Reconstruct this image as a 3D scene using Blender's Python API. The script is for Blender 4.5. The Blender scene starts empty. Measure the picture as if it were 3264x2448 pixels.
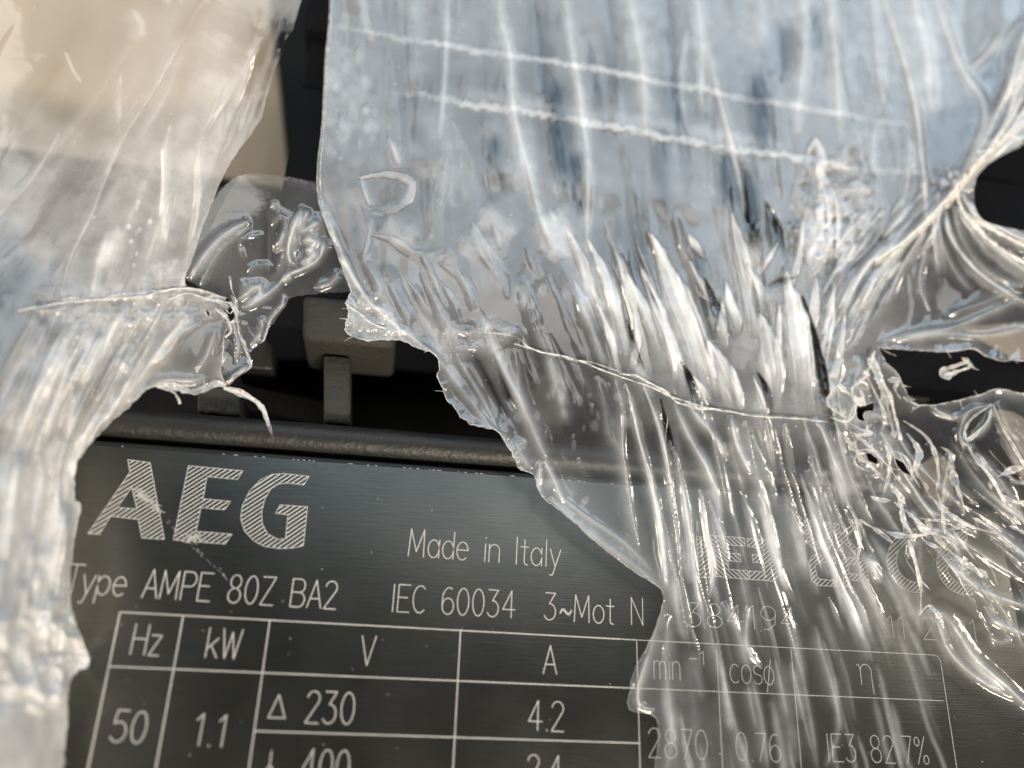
import bpy, bmesh, math, random
import numpy as np
from mathutils import Vector, Matrix

# ------------------------------------------------------------------ scene, camera
sc = bpy.context.scene
COL = sc.collection
S = 0.001                       # everything below is written in millimetres
F, CX, CY = 2583.0, 1632.0, 1224.0      # focal length / principal point, in photo pixels

def _n(v): return v / np.linalg.norm(v)
_d1 = _n(np.array([19024.0, 1726.0, F]))            # plate X axis seen from the lens
_d2 = np.array([244.0, -6554.0, F])                 # plate Y axis
_d3 = _n(np.cross(_d1, _d2)); _d2 = np.cross(_d3, _d1)
R = np.stack([_d1, _d2, _d3])                       # lens frame -> plate frame
DIST = 86.0
_O = np.array([(1632 - CX) / F, (1750 - CY) / F, 1.0]) * DIST
CAM = -R @ _O                                       # camera position over the plate, mm

def ray(px, py):
    v = np.stack([(np.asarray(px, float) - CX) / F, (np.asarray(py, float) - CY) / F, np.ones_like(np.asarray(px, float))], -1)
    return v @ R.T

def P(px, py, z=0.0):
    """point of the place that the photo shows at this pixel, on the level z (mm above the nameplate)"""
    r = ray(px, py)
    t = (np.asarray(z, float) - CAM[2]) / r[..., 2]
    return CAM + r * t[..., None]

cam_d = bpy.data.cameras.new("camera"); cam = bpy.data.objects.new("camera", cam_d); COL.objects.link(cam)
cam_d.sensor_width = 36.0; cam_d.lens = 36.0 * F / 3264.0
cam_d.clip_start = 0.002; cam_d.clip_end = 20
_m = Matrix([[R[i][0], -R[i][1], -R[i][2], CAM[i] * S] for i in range(3)] + [[0, 0, 0, 1]])
cam.matrix_world = _m
cam_d.dof.use_dof = True
cam_d.dof.focus_distance = 0.0885
cam_d.dof.aperture_fstop = 9.5
sc.camera = cam

# ------------------------------------------------------------------ world and lamps
w = bpy.data.worlds.new("World"); sc.world = w; w.use_nodes = True
bg = w.node_tree.nodes["Background"]
bg.inputs[0].default_value = (0.95, 0.97, 1.0, 1); bg.inputs[1].default_value = 0.06

def lamp(name, direction, dist, sx, sy, radiance, col):
    d = Vector(direction).normalized()
    L = bpy.data.lights.new(name, 'AREA'); L.shape = 'RECTANGLE'; L.size = sx; L.size_y = sy
    L.energy = radiance * math.pi * sx * sy; L.color = col
    o = bpy.data.objects.new(name, L); COL.objects.link(o)
    o.location = d * dist
    o.rotation_euler = d.to_track_quat('Z', 'Y').to_euler()
    return o
for _x, _e, _h, _r in ((-0.50, 0.80, 0.42, 1.8), (-0.28, 0.76, 0.60, 2.4), (-0.04, 0.81, 0.40, 2.2), (0.16, 0.74, 0.66, 2.0), (0.36, 0.79, 0.46, 2.6), (0.56, 0.75, 0.60, 2.9)):
    lamp("window_light", (_x, _e, 0.645), 0.42, 0.069, _h * .44, _r, (0.64, 0.83, 1.0))
lamp("added_warm_tube", (-0.92, 0.14, 0.38), 1.0, 0.05, 0.60, 55.0, (1.0, 0.87, 0.68))  # added warm strip, kept narrow for small glints on the left film
lamp("added_panel", (0.12, 0.44, 0.89), 0.60, 0.32, 0.15, 2.4, (1.0, 0.97, 0.92))  # added soft lamp, mirrored in the pleats and the plate's upper part
lamp("added_tube", (0.28, -0.74, 0.61), 0.55, 0.24, 0.03, 150.0, (1.0, 0.89, 0.73))  # added warm strip in front, brightens pleats, lower film and lettering
lamp("added_tube", (0.88, 0.22, 0.43), 1.0, 0.04, 0.50, 30.0, (1.0, 0.90, 0.74))  # added narrow strip for glints on the right-hand folds
lamp("fill_light", (-0.25, -0.82, 0.52), 1.2, 1.0, 0.7, 0.28, (1.0, 0.93, 0.84))  # added soft warm fill, no particular source

sc.view_settings.view_transform = 'Standard'
sc.view_settings.look = 'None'
sc.view_settings.exposure = 0.52
sc.view_settings.gamma = 1.0
sc.render.engine = 'CYCLES'
sc.cycles.use_denoising = True
sc.cycles.max_bounces = 8
sc.cycles.transparent_max_bounces = 24
sc.cycles.caustics_reflective = False
sc.cycles.caustics_refractive = False
sc.cycles.sample_clamp_indirect = 4.0

rng = np.random.default_rng(7)

# ------------------------------------------------------------------ materials
def mat(name):
    m = bpy.data.materials.new(name); m.use_nodes = True
    nt = m.node_tree; nt.nodes.clear()
    out = nt.nodes.new("ShaderNodeOutputMaterial")
    return m, nt, out
def N(nt, t, **kw):
    n = nt.nodes.new(t)
    for k, v in kw.items():
        if k.startswith("i_"):
            key = k[2:]
            n.inputs[int(key) if key.isdigit() else key.replace("_", " ")].default_value = v
        else: setattr(n, k, v)
    return n
def lk(nt, a, b): nt.links.new(a, b)

def noise_bump(nt, scale, strength, dist, vec=None, detail=4.0):
    no = N(nt, "ShaderNodeTexNoise"); no.inputs["Scale"].default_value = scale; no.inputs["Detail"].default_value = detail
    if vec is not None: lk(nt, vec, no.inputs["Vector"])
    b = N(nt, "ShaderNodeBump"); b.inputs["Strength"].default_value = strength; b.inputs["Distance"].default_value = dist
    lk(nt, no.outputs[0], b.inputs["Height"])
    return b

def geo_pos(nt): return N(nt, "ShaderNodeNewGeometry").outputs["Position"]

def paint(name, col, rough, bump=0.35, scale=2500, spec=0.5, var=0.25):
    m, nt, out = mat(name)
    p = N(nt, "ShaderNodeBsdfPrincipled"); p.inputs["Roughness"].default_value = rough
    p.inputs["Specular IOR Level"].default_value = spec
    pos = geo_pos(nt)
    no = N(nt, "ShaderNodeTexNoise"); no.inputs["Scale"].default_value = 260; no.inputs["Detail"].default_value = 6
    lk(nt, pos, no.inputs["Vector"])
    mx = N(nt, "ShaderNodeMix", data_type='RGBA')
    mx.inputs[6].default_value = (*[c * (1 - var) for c in col], 1); mx.inputs[7].default_value = (*[c * (1 + var) for c in col], 1)
    lk(nt, no.outputs[0], mx.inputs[0]); lk(nt, mx.outputs[2], p.inputs["Base Color"])
    b = noise_bump(nt, scale, bump, 0.0003, pos, 3)
    lk(nt, b.outputs[0], p.inputs["Normal"]); lk(nt, p.outputs[0], out.inputs[0])
    return m

M_cast = paint("cast_paint", (0.013, 0.0125, 0.0115), 0.5, 0.35, 1600, 0.4)
M_cast_grey = paint("cast_grey", (0.031, 0.0305, 0.027), 0.65, 0.9, 1300, 0.25)
M_box = paint("box_paint", (0.006, 0.0065, 0.008), 0.8, 0.4, 1500, 0.04)
M_gasket = paint("rubber", (0.006, 0.006, 0.007), 0.8, 0.2, 1200, 0.03)
M_recess = paint("recess_paint", (0.007, 0.0066, 0.006), 0.7, 0.3, 1500, 0.15)

def cardboard(name="kraft_cardboard", k=1.0):
    m, nt, out = mat(name)
    p = N(nt, "ShaderNodeBsdfPrincipled"); p.inputs["Roughness"].default_value = 0.85
    pos = geo_pos(nt)
    mp = N(nt, "ShaderNodeMapping"); mp.inputs["Scale"].default_value = (1.0, 0.12, 1.0); mp.inputs["Rotation"].default_value = (0, 0, 1.2)
    lk(nt, pos, mp.inputs["Vector"])
    no = N(nt, "ShaderNodeTexNoise"); no.inputs["Scale"].default_value = 130; no.inputs["Detail"].default_value = 10; no.inputs["Roughness"].default_value = 0.65
    lk(nt, mp.outputs[0], no.inputs["Vector"])
    mx = N(nt, "ShaderNodeMix", data_type='RGBA')
    mx.inputs[6].default_value = (0.36 * k, 0.30 * k, 0.235 * k, 1); mx.inputs[7].default_value = (0.64 * k, 0.51 * k, 0.38 * k, 1)
    lk(nt, no.outputs[0], mx.inputs[0]); lk(nt, mx.outputs[2], p.inputs["Base Color"])
    b = noise_bump(nt, 900, 0.3, 0.0004, mp.outputs[0]); lk(nt, b.outputs[0], p.inputs["Normal"])
    lk(nt, p.outputs[0], out.inputs[0]); return m
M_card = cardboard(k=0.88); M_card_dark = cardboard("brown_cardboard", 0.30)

def brushed():
    m, nt, out = mat("brushed_dark_metal")
    pos = geo_pos(nt)
    mp = N(nt, "ShaderNodeMapping"); mp.inputs["Scale"].default_value = (240, 9000, 1)
    lk(nt, pos, mp.inputs["Vector"])
    no = N(nt, "ShaderNodeTexNoise"); no.inputs["Scale"].default_value = 1.0; no.inputs["Detail"].default_value = 3
    lk(nt, mp.outputs[0], no.inputs["Vector"])
    no2 = N(nt, "ShaderNodeTexNoise"); no2.inputs["Scale"].default_value = 110; no2.inputs["Detail"].default_value = 5
    lk(nt, pos, no2.inputs["Vector"])
    p = N(nt, "ShaderNodeBsdfPrincipled")
    p.inputs["Metallic"].default_value = 0.95
    p.inputs["Anisotropic"].default_value = 0.0
    mx = N(nt, "ShaderNodeMix", data_type='RGBA')
    mx.inputs[6].default_value = (0.060, 0.061, 0.056, 1); mx.inputs[7].default_value = (0.098, 0.099, 0.091, 1)
    lk(nt, no.outputs[0], mx.inputs[0]); lk(nt, mx.outputs[2], p.inputs["Base Color"])
    mr = N(nt, "ShaderNodeMapRange"); mr.inputs[1].default_value = 0.3; mr.inputs[2].default_value = 0.7
    mr.inputs[3].default_value = 0.29; mr.inputs[4].default_value = 0.38
    lk(nt, no2.outputs[0], mr.inputs[0]); lk(nt, mr.outputs[0], p.inputs["Roughness"])
    b = N(nt, "ShaderNodeBump"); b.inputs["Strength"].default_value = 0.5; b.inputs["Distance"].default_value = 0.00003
    lk(nt, no.outputs[0], b.inputs["Height"]); lk(nt, b.outputs[0], p.inputs["Normal"])
    lk(nt, p.outputs[0], out.inputs[0]); return m
M_plate = brushed()
M_ink = paint("engraved_metal", (0.43, 0.42, 0.40), 0.5, 0.5, 6000, 0.5, 0.15)

def film_mat(name, tint=(0.84, 0.865, 0.91), gloss_rough=0.07, fmin=0.055, fmax=0.75, bump=0.06, rough_k=0.38):
    m, nt, out = mat(name)
    at = N(nt, "ShaderNodeAttribute"); at.attribute_name = "haze"
    pos = geo_pos(nt)
    # faint mottling of the stretched plastic
    no = N(nt, "ShaderNodeTexNoise"); no.inputs["Scale"].default_value = 420; no.inputs["Detail"].default_value = 5; no.inputs["Roughness"].default_value = 0.6
    lk(nt, pos, no.inputs["Vector"])
    mr = N(nt, "ShaderNodeMapRange"); mr.inputs[1].default_value = 0.25; mr.inputs[2].default_value = 0.75; mr.inputs[3].default_value = 0.72; mr.inputs[4].default_value = 1.28
    lk(nt, no.outputs[0], mr.inputs[0])
    mu = N(nt, "ShaderNodeMath", operation='MULTIPLY', use_clamp=True); lk(nt, at.outputs["Fac"], mu.inputs[0]); lk(nt, mr.outputs[0], mu.inputs[1])
    b = noise_bump(nt, 900, bump, 0.0002, pos, 3)
    tr = N(nt, "ShaderNodeBsdfTransparent"); tr.inputs[0].default_value = (0.965, 0.968, 0.965, 1)
    di = N(nt, "ShaderNodeBsdfDiffuse"); di.inputs[0].default_value = (*tint, 1)
    tl = N(nt, "ShaderNodeBsdfTranslucent"); tl.inputs[0].default_value = (*tint, 1)
    for q in (di, tl): lk(nt, b.outputs[0], q.inputs["Normal"])
    s1 = N(nt, "ShaderNodeMixShader"); s1.inputs[0].default_value = 0.2; lk(nt, di.outputs[0], s1.inputs[1]); lk(nt, tl.outputs[0], s1.inputs[2])
    s2 = N(nt, "ShaderNodeMixShader"); lk(nt, mu.outputs[0], s2.inputs[0]); lk(nt, tr.outputs[0], s2.inputs[1]); lk(nt, s1.outputs[0], s2.inputs[2])
    gl = N(nt, "ShaderNodeBsdfGlossy"); gl.inputs[0].default_value = (1, 1, 1, 1); gl.inputs["Roughness"].default_value = gloss_rough
    rr = N(nt, "ShaderNodeMath", operation='MULTIPLY_ADD', use_clamp=True); lk(nt, at.outputs["Fac"], rr.inputs[0]); rr.inputs[1].default_value = rough_k; rr.inputs[2].default_value = gloss_rough
    lk(nt, rr.outputs[0], gl.inputs["Roughness"])
    lk(nt, b.outputs[0], gl.inputs["Normal"])
    lw = N(nt, "ShaderNodeLayerWeight"); lw.inputs[0].default_value = 0.5; lk(nt, b.outputs[0], lw.inputs["Normal"])
    pw = N(nt, "ShaderNodeMath", operation='POWER'); lk(nt, lw.outputs["Facing"], pw.inputs[0]); pw.inputs[1].default_value = 3.5
    ma = N(nt, "ShaderNodeMath", operation='MULTIPLY_ADD', use_clamp=True); lk(nt, pw.outputs[0], ma.inputs[0]); ma.inputs[1].default_value = fmax; ma.inputs[2].default_value = fmin
    s3 = N(nt, "ShaderNodeMixShader"); lk(nt, ma.outputs[0], s3.inputs[0]); lk(nt, s2.outputs[0], s3.inputs[1]); lk(nt, gl.outputs[0], s3.inputs[2])
    lk(nt, s3.outputs[0], out.inputs[0]); return m
M_film = film_mat("stretch_film")
M_film_warm = film_mat("stretch_film_warm", (0.87, 0.86, 0.87), fmin=0.045)
M_film_clear = film_mat("stretch_film_clear", gloss_rough=0.06, fmin=0.07, bump=0.06)

def edge_mat(name="film_edge", lo=0.10, hi=0.62):
    m, nt, out = mat(name)
    p = N(nt, "ShaderNodeBsdfPrincipled"); p.inputs["Base Color"].default_value = (0.88, 0.86, 0.83, 1); p.inputs["Roughness"].default_value = 0.12
    pos = geo_pos(nt); b = noise_bump(nt, 2600, 0.5, 0.0003, pos); lk(nt, b.outputs[0], p.inputs["Normal"])
    tr = N(nt, "ShaderNodeBsdfTransparent")
    s = N(nt, "ShaderNodeMixShader")
    no = N(nt, "ShaderNodeTexNoise"); no.inputs["Scale"].default_value = 1100; lk(nt, pos, no.inputs["Vector"])
    mr = N(nt, "ShaderNodeMapRange"); mr.inputs[1].default_value = 0.35; mr.inputs[2].default_value = 0.7; mr.inputs[3].default_value = lo; mr.inputs[4].default_value = hi
    lk(nt, no.outputs[0], mr.inputs[0]); lk(nt, mr.outputs[0], s.inputs[0])
    lk(nt, tr.outputs[0], s.inputs[1]); lk(nt, p.outputs[0], s.inputs[2]); lk(nt, s.outputs[0], out.inputs[0]); return m
M_edge = edge_mat(); M_strand = edge_mat('gathered_film', .35, .9)
M_dust = paint("dust", (0.75, 0.75, 0.76), 0.5, 0.0)

# ------------------------------------------------------------------ object helpers
def link(name, me, material=None, parent=None, smooth=False):
    o = bpy.data.objects.new(name, me); COL.objects.link(o)
    if material: me.materials.append(material)
    if parent: o.parent = parent
    if smooth and len(me.polygons): me.polygons.foreach_set("use_smooth", np.ones(len(me.polygons), bool))
    return o
def empty(name, loc=(0, 0, 0)):
    o = bpy.data.objects.new(name, None); COL.objects.link(o); o.location = loc; o.empty_display_size = 0.005; return o
def tag(o, label=None, cat=None, group=None, kind=None):
    for k, v in (("label", label), ("category", cat), ("group", group), ("kind", kind)):
        if v: o[k] = v
    return o
def pydata(name, v, f, material, parent=None, smooth=False):
    me = bpy.data.meshes.new(name); me.from_pydata([tuple(np.asarray(p) * S) for p in v], [], f); me.update()
    return link(name, me, material, parent, smooth)

def bevel_prism(name, xy, z0, z1, material, parent=None, bev=0.5, seg=3):
    """upright block over the outline xy (mm) from z0 to z1 with rounded edges"""
    bm = bmesh.new()
    lo = [bm.verts.new((x * S, y * S, z0 * S)) for x, y in xy]; hi = [bm.verts.new((x * S, y * S, z1 * S)) for x, y in xy]
    n = len(xy); bm.faces.new(hi); bm.faces.new(lo[::-1])
    for i in range(n): bm.faces.new((lo[i], lo[(i + 1) % n], hi[(i + 1) % n], hi[i]))
    bmesh.ops.recalc_face_normals(bm, faces=bm.faces[:])
    if bev > 0: bmesh.ops.bevel(bm, geom=bm.edges[:], offset=bev * S, segments=seg, profile=0.5, affect='EDGES', clamp_overlap=True)
    me = bpy.data.meshes.new(name); bm.to_mesh(me); bm.free()
    o = link(name, me, material, parent, True)
    return o
def rect(x0, y0, x1, y1): return [(x0, y0), (x1, y0), (x1, y1), (x0, y1)]

def tube_data(pts, rad, sides=6, closed=False):
    pts = np.asarray(pts, float); n = len(pts); rad = np.broadcast_to(rad, (n,))
    t = np.gradient(pts, axis=0); t /= np.linalg.norm(t, axis=1)[:, None] + 1e-9
    ref = np.array([0.31, 0.2, 0.93]); a = np.cross(t, ref); a /= np.linalg.norm(a, axis=1)[:, None] + 1e-9; b = np.cross(t, a)
    ang = np.linspace(0, 2 * np.pi, sides, endpoint=False)
    v = pts[:, None] + rad[:, None, None] * (np.cos(ang)[None, :, None] * a[:, None] + np.sin(ang)[None, :, None] * b[:, None])
    f = []
    for i in range(n - 1):
        for j in range(sides):
            f.append((i * sides + j, i * sides + (j + 1) % sides, (i + 1) * sides + (j + 1) % sides, (i + 1) * sides + j))
    f.append(tuple(range(sides))[::-1]); f.append(tuple((n - 1) * sides + j for j in range(sides)))
    return v.reshape(-1, 3), f
def tubes(name, items, material, parent):
    V, Fc, o = [], [], 0
    for pts, rad in items:
        v, f = tube_data(pts, rad); V.append(v); Fc += [tuple(i + o for i in q) for q in f]; o += len(v)
    return pydata(name, np.concatenate(V), Fc, material, parent, True)

def catmull(p, n=None):
    p = np.asarray(p, float)
    if len(p) < 3: 
        t = np.linspace(0, 1, n or 8)[:, None]; return p[0] * (1 - t) + p[-1] * t
    q = np.vstack([2 * p[0] - p[1], p, 2 * p[-1] - p[-2]])
    out = []
    k = max(3, (n or 6 * len(p)) // (len(p) - 1))
    for i in range(1, len(q) - 2):
        t = np.linspace(0, 1, k, endpoint=False)[:, None]
        a, b, c, d = q[i - 1], q[i], q[i + 1], q[i + 2]
        out.append(0.5 * (2 * b + (c - a) * t + (2 * a - 5 * b + 4 * c - d) * t ** 2 + (3 * b - a - 3 * c + d) * t ** 3))
    out.append(p[-1:]); return np.vstack(out)

def resample(p, step):
    p = np.asarray(p, float); d = np.r_[0, np.cumsum(np.linalg.norm(np.diff(p, axis=0), axis=1))]
    n = max(2, int(d[-1] / step) + 1); s = np.linspace(0, d[-1], n)
    return np.stack([np.interp(s, d, p[:, k]) for k in range(p.shape[1])], 1)

def vnoise(x, y, seed, oct=3):
    """value noise, about -1..1"""
    g = np.random.default_rng(seed).uniform(-1, 1, (64, 64)); out = 0; a = 1.0; tot = 0
    for _ in range(oct):
        xi = np.floor(x).astype(int); yi = np.floor(y).astype(int); fx = x - xi; fy = y - yi
        fx = fx * fx * (3 - 2 * fx); fy = fy * fy * (3 - 2 * fy)
        q = lambda i, j: g[(xi + i) % 64, (yi + j) % 64]
        out = out + a * ((q(0, 0) * (1 - fx) + q(1, 0) * fx) * (1 - fy) + (q(0, 1) * (1 - fx) + q(1, 1) * fx) * fy)
        tot += a; a *= 0.5; x = x * 2.03 + 11.3; y = y * 2.03 + 5.7
    return out / tot

# ------------------------------------------------------------------ THE MOTOR
motor = tag(empty("electric_motor"), "dark grey electric motor with engraved nameplate and terminal box, half unwrapped", "electric motor")
def xy(px, py, z=0.0):
    p = P(px, py, z); return float(p[0]), float(p[1])

PT = xy(1000, 1468)[1]                    # nameplate top edge
XL, XR = xy(150, 1600)[0], xy(3238, 1941)[0]
YB = xy(1632, 2448)[1] - 14
# body casting behind everything
y_top = xy(700, 585, -11)[1]
bevel_prism("housing", rect(XL - 30, YB - 10, XR + 45, y_top), -16, -11, M_recess, motor, 0.6)
# seat the plate is fixed on, reaching up to the rib
bevel_prism("plate_seat", rect(XL - 25, YB - 6, XR + 40, PT + 0.8), -10.9, -1.0, M_cast, motor, 0.5)
# rounded rib above the plate
def rib(name, yc, zc, ry, rz, x0, x1, material):
    V, Fc = [], []; nx, na = 120, 18
    for i in range(nx):
        x = x0 + (x1 - x0) * i / (nx - 1)
        for j in range(na):
            a = 2 * math.pi * j / na
            r = 1 + 0.035 * float(vnoise(np.array(x * .35), np.array(j * .5), 3)) 
            V.append((x, yc + ry * r * math.cos(a), zc + rz * r * math.sin(a)))
    for i in range(nx - 1):
        for j in range(na):
            Fc.append((i * na + j, (i + 1) * na + j, (i + 1) * na + (j + 1) % na, i * na + (j + 1) % na))
    return pydata(name, V, Fc, material, motor, True)
yr0 = xy(1000, 1455, -1)[1]; yr1 = xy(1000, 1355, -1)[1]
rib("rounded_rib", (yr0 + yr1) / 2 + 0.35, -2.3, (yr1 - yr0) / 2 + 0.1, 2.3, XL - 25, XR + 40, M_cast)
bevel_prism("rib_wall", rect(XL - 25, yr0 + .4, XR + 40, yr1 - .2), -10.9, -2.4, M_cast, motor, 0.2)
# posts standing in the recess
def block(name, x0, y0, x1, y1, ztop, zbot, material, bev=0.45, skew=0):
    a = xy(x0, y1, ztop); b = xy(x1, y1, ztop); c = xy(x1, y0, ztop); d = xy(x0, y0, ztop)
    bot = max(a[1], b[1]); top = (c[1] + d[1]) / 2
    return bevel_prism(name, [(a[0], bot), (b[0], bot), (c[0], top), (d[0], top)], zbot, ztop, material, motor, bev)
block("cooling_post", 1030, 1132, 1118, 1352, -2.2, -10.9, M_cast_grey)
block("cooling_post", 625, 1225, 765, 1325, -3.2, -10.9, M_cast_grey)
block("cooling_post", 2792, 1158, 2972, 1275, -2.5, -10.9, M_cast_grey)
block("cooling_post", 742, 1035, 872, 1180, -5.0, -10.9, M_cast)
block("cooling_post", 1700, 1190, 1800, 1390, -3.2, -10.9, M_cast_grey)
block("cooling_post", 2350, 1240, 2450, 1440, -3.2, -10.9, M_cast_grey)
# cross bar at the back of the recess
block("recess_bar", 1110, 1235, 3300, 1300, -8.5, -10.9, M_cast, 0.4)
# terminal box
TB = empty("terminal_box"); TB.parent = motor
bx0 = xy(900, 600, 0)[0]; bxr = XR + 42
yb_bot = xy(1450, 1098, 0)[1]; y_l2 = xy(1640, 352, 1.2)[1]; y_l1 = xy(1640, 182, 1.5)[1]
bevel_prism("box_body", rect(bx0, yb_bot, bxr, y_l2), -10.9, 0.6, M_box, TB, 0.7)
bevel_prism("gasket", rect(bx0 + .3, y_l2 + .05, bxr - .8, y_l1 - .05), -10.8, -0.4, M_gasket, TB, 0.2)
bevel_prism("lid", rect(bx0 - .6, y_l1, bxr + .6, y_l1 + 62), -10.9, 1.4, M_box, TB, 0.9)
block("mounting_lug", 958, 948, 1262, 1108, 1.0, -9, M_cast_grey, 0.9)
block("side_flange", 600, 592, 842, 900, -7, -10.9, M_cast_grey, 0.6)
block("side_flange", 848, 640, 1010, 960, -6, -10.9, M_cast, 0.6)

# ---- nameplate
plate = bevel_prism("nameplate", rect(XL, YB, XR, PT), -0.95, 0.0, M_plate, motor, 0.12, 2)
ZI = 0.03
class Ink:
    def __init__(s): s.v = []; s.f = []
    def seg(s, a, b, wd, ext=0.5):
        a = np.asarray(a, float); b = np.asarray(b, float); d = b - a; L = np.linalg.norm(d)
        if L < 1e-6: return
        d /= L; n = np.array([-d[1], d[0]]) * wd / 2; a = a - d * wd * ext; b = b + d * wd * ext
        o = len(s.v); zz = ZI + (o % 7) * 0.0015
        for q in (a + n, a - n, b - n, b + n): s.v.append((q[0], q[1], zz))
        s.f.append((o, o + 1, o + 2, o + 3))
    def line(s, pts, wd, closed=False):
        wd = wd * 0.58
        """ribbon of constant width along pts with mitred joins"""
        p = [np.asarray(q, float) for q in pts]
        if closed: p.append(p[0])
        for a, b in zip(p[:-1], p[1:]): s.seg(a, b, wd, 0.35)
    def build(s, name): return pydata(name, s.v, s.f, M_ink, plate)

def arc(cx, cy, rx, ry, a0, a1, n=10):
    return [(cx + rx * math.cos(math.radians(a0 + (a1 - a0) * i / n)), cy + ry * math.sin(math.radians(a0 + (a1 - a0) * i / n))) for i in range(n + 1)]
W5 = 0.46
G = {   # stroke glyphs, cap height 1: (advance, strokes)
 'A': (.56, [[(0, 0), (.23, 1), (.46, 0)], [(.08, .33), (.38, .33)]]),
 'B': (.56, [[(0, 0), (0, 1), (.26, 1)] + arc(.26, .76, .16, .24, 90, -90, 8) + [(0, .52)], [(.26, .52)] + arc(.26, .26, .19, .26, 90, -90, 8) + [(0, 0)]]),
 'C': (.56, [arc(.24, .5, .24, .5, 50, 310, 16)]),
 'E': (.52, [[(.4, 0), (0, 0), (0, 1), (.4, 1)], [(0, .53), (.32, .53)]]),
 'H': (.58, [[(0, 0), (0, 1)], [(.44, 0), (.44, 1)], [(0, .52), (.44, .52)]]),
 'I': (.20, [[(.04, 0), (.04, 1)]]),
 'M': (.66, [[(0, 0), (.03, 1), (.26, .18), (.49, 1), (.52, 0)]]),
 'N': (.56, [[(0, 0), (0, 1), (.42, 0), (.42, 1)]]),
 'P': (.54, [[(0, 0), (0, 1), (.24, 1)] + arc(.24, .74, .18, .26, 90, -90, 8) + [(0, .48)]]),
 'T': (.48, [[(-.05, 1), (.45, 1)], [(.2, 1), (.2, 0)]]),
 'V': (.5, [[(0, 1), (.22, 0), (.44, 1)]]),
 'W': (.72, [[(0, 1), (.14, 0), (.29, .9), (.43, 0), (.58, 1)]]),
 'Z': (.54, [[(0, 1), (.42, 1), (0, 0), (.42, 0)]]),
 'a': (.5, [arc(.19, .33, .19, .33, 0, 360, 14), [(.38, .66), (.38, 0)]]),
 'c': (.46, [arc(.2, .33, .2, .33, 50, 310, 12)]),
 'd': (.5, [arc(.19, .33, .19, .33, 0, 360, 14), [(.38, 1), (.38, 0)]]),
 'e': (.5, [[(.01, .36), (.38, .36)] + arc(.195, .33, .195, .33, 5, 315, 14)]),
 'i': (.18, [[(.04, 0), (.04, .66)], [(.04, .86), (.04, .9)]]),
 'k': (.44, [[(0, 0), (0, 1)], [(.32, .66), (0, .28)], [(.12, .42), (.34, 0)]]),
 'l': (.18, [[(.04, 0), (.04, 1)]]),
 'n': (.48, [[(0, 0), (0, .66)], [(0, .45)] + arc(.18, .45, .18, .21, 150, 0, 8) + [(.36, 0)]]),
 'm': (.7, [[(0, 0), (0, .66)], [(0, .45)] + arc(.14, .45, .14, .21, 150, 0, 8) + [(.28, 0)], [(.28, .45)] + arc(.42, .45, .14, .21, 150, 0, 8) + [(.56, 0)]]),
 'o': (.48, [arc(.19, .33, .19, .33, 0, 360, 14)]),
 'p': (.5, [[(0, .66), (0, -.3)], arc(.19, .33, .19, .33, 0, 360, 14)]),
 's': (.42, [[(.32, .56)] + arc(.17, .5, .16, .16, 30, 270, 8) + arc(.17, .17, .17, .17, 90, -150, 8)]),
 't': (.36, [[(.12, .92), (.12, .12)] + arc(.22, .12, .10, .12, 180, 280, 5), [(-.02, .66), (.26, .66)]]),
 'y': (.48, [[(0, .66), (.19, 0)], [(.38, .66), (.1, -.3), (0, -.3)]]),
 'z': (.44, [[(0, .66), (.32, .66), (0, 0), (.32, 0)]]),
 'f': (.5, [arc(.2, .33, .2, .33, 0, 360, 14), [(.3, .9), (.1, -.25)]]),
 'h': (.5, [[(-.04, .62), (.02, .66), (.06, .5), (.06, 0)], [(.06, .45)] + arc(.22, .45, .16, .21, 150, 0, 8) + [(.38, .0), (.4, -.28)]]),
 '0': (.54, [arc(.2, .5, .2, .5, 0, 360, 18)]),
 '1': (.36, [[(.02, .8), (.16, 1), (.16, 0)]]),
 '2': (.54, [arc(.19, .76, .19, .24, 170, -20, 9) + [(0, 0), (.4, 0)]]),
 '3': (.54, [[(.02, 1), (.36, 1), (.16, .6)] + arc(.17, .3, .21, .3, 85, -150, 10)]),
 '4': (.56, [[(.3, 0), (.3, 1), (0, .3), (.44, .3)]]),
 '5': (.54, [[(.38, 1), (.06, 1), (.02, .58)] + arc(.17, .32, .22, .32, 120, -150, 10)]),
 '6': (.54, [[(.34, .95)] + arc(.26, .55, .25, .45, 95, 180, 6) + arc(.21, .3, .2, .3, 180, -180, 14)]),
 '7': (.5, [[(0, 1), (.38, 1), (.12, 0)]]),
 '8': (.54, [arc(.2, .76, .17, .24, 0, 360, 14), arc(.2, .26, .2, .26, 0, 360, 14)]),
 '9': (.54, [arc(.2, .7, .2, .3, 0, 360, 14), [(.4, .7), (.36, .25), (.18, 0), (.06, .03)]]),
 '.': (.2, [[(.05, 0), (.05, .04)]]),
 '-': (.4, [[(0, .42), (.3, .42)]]),
 '~': (.5, [[(0, .3), (.05, .42), (.13, .44), (.24, .3), (.33, .28), (.39, .42)], [(.0, .26), (.05, .37), (.13, .39), (.24, .25), (.33, .23), (.39, .37)]]),
 '%': (.6, [[(.42, 1), (.06, 0)], arc(.1, .82, .1, .16, 0, 360, 10), arc(.4, .16, .1, .16, 0, 360, 10)]),
 ' ': (.45, []),
}
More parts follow.
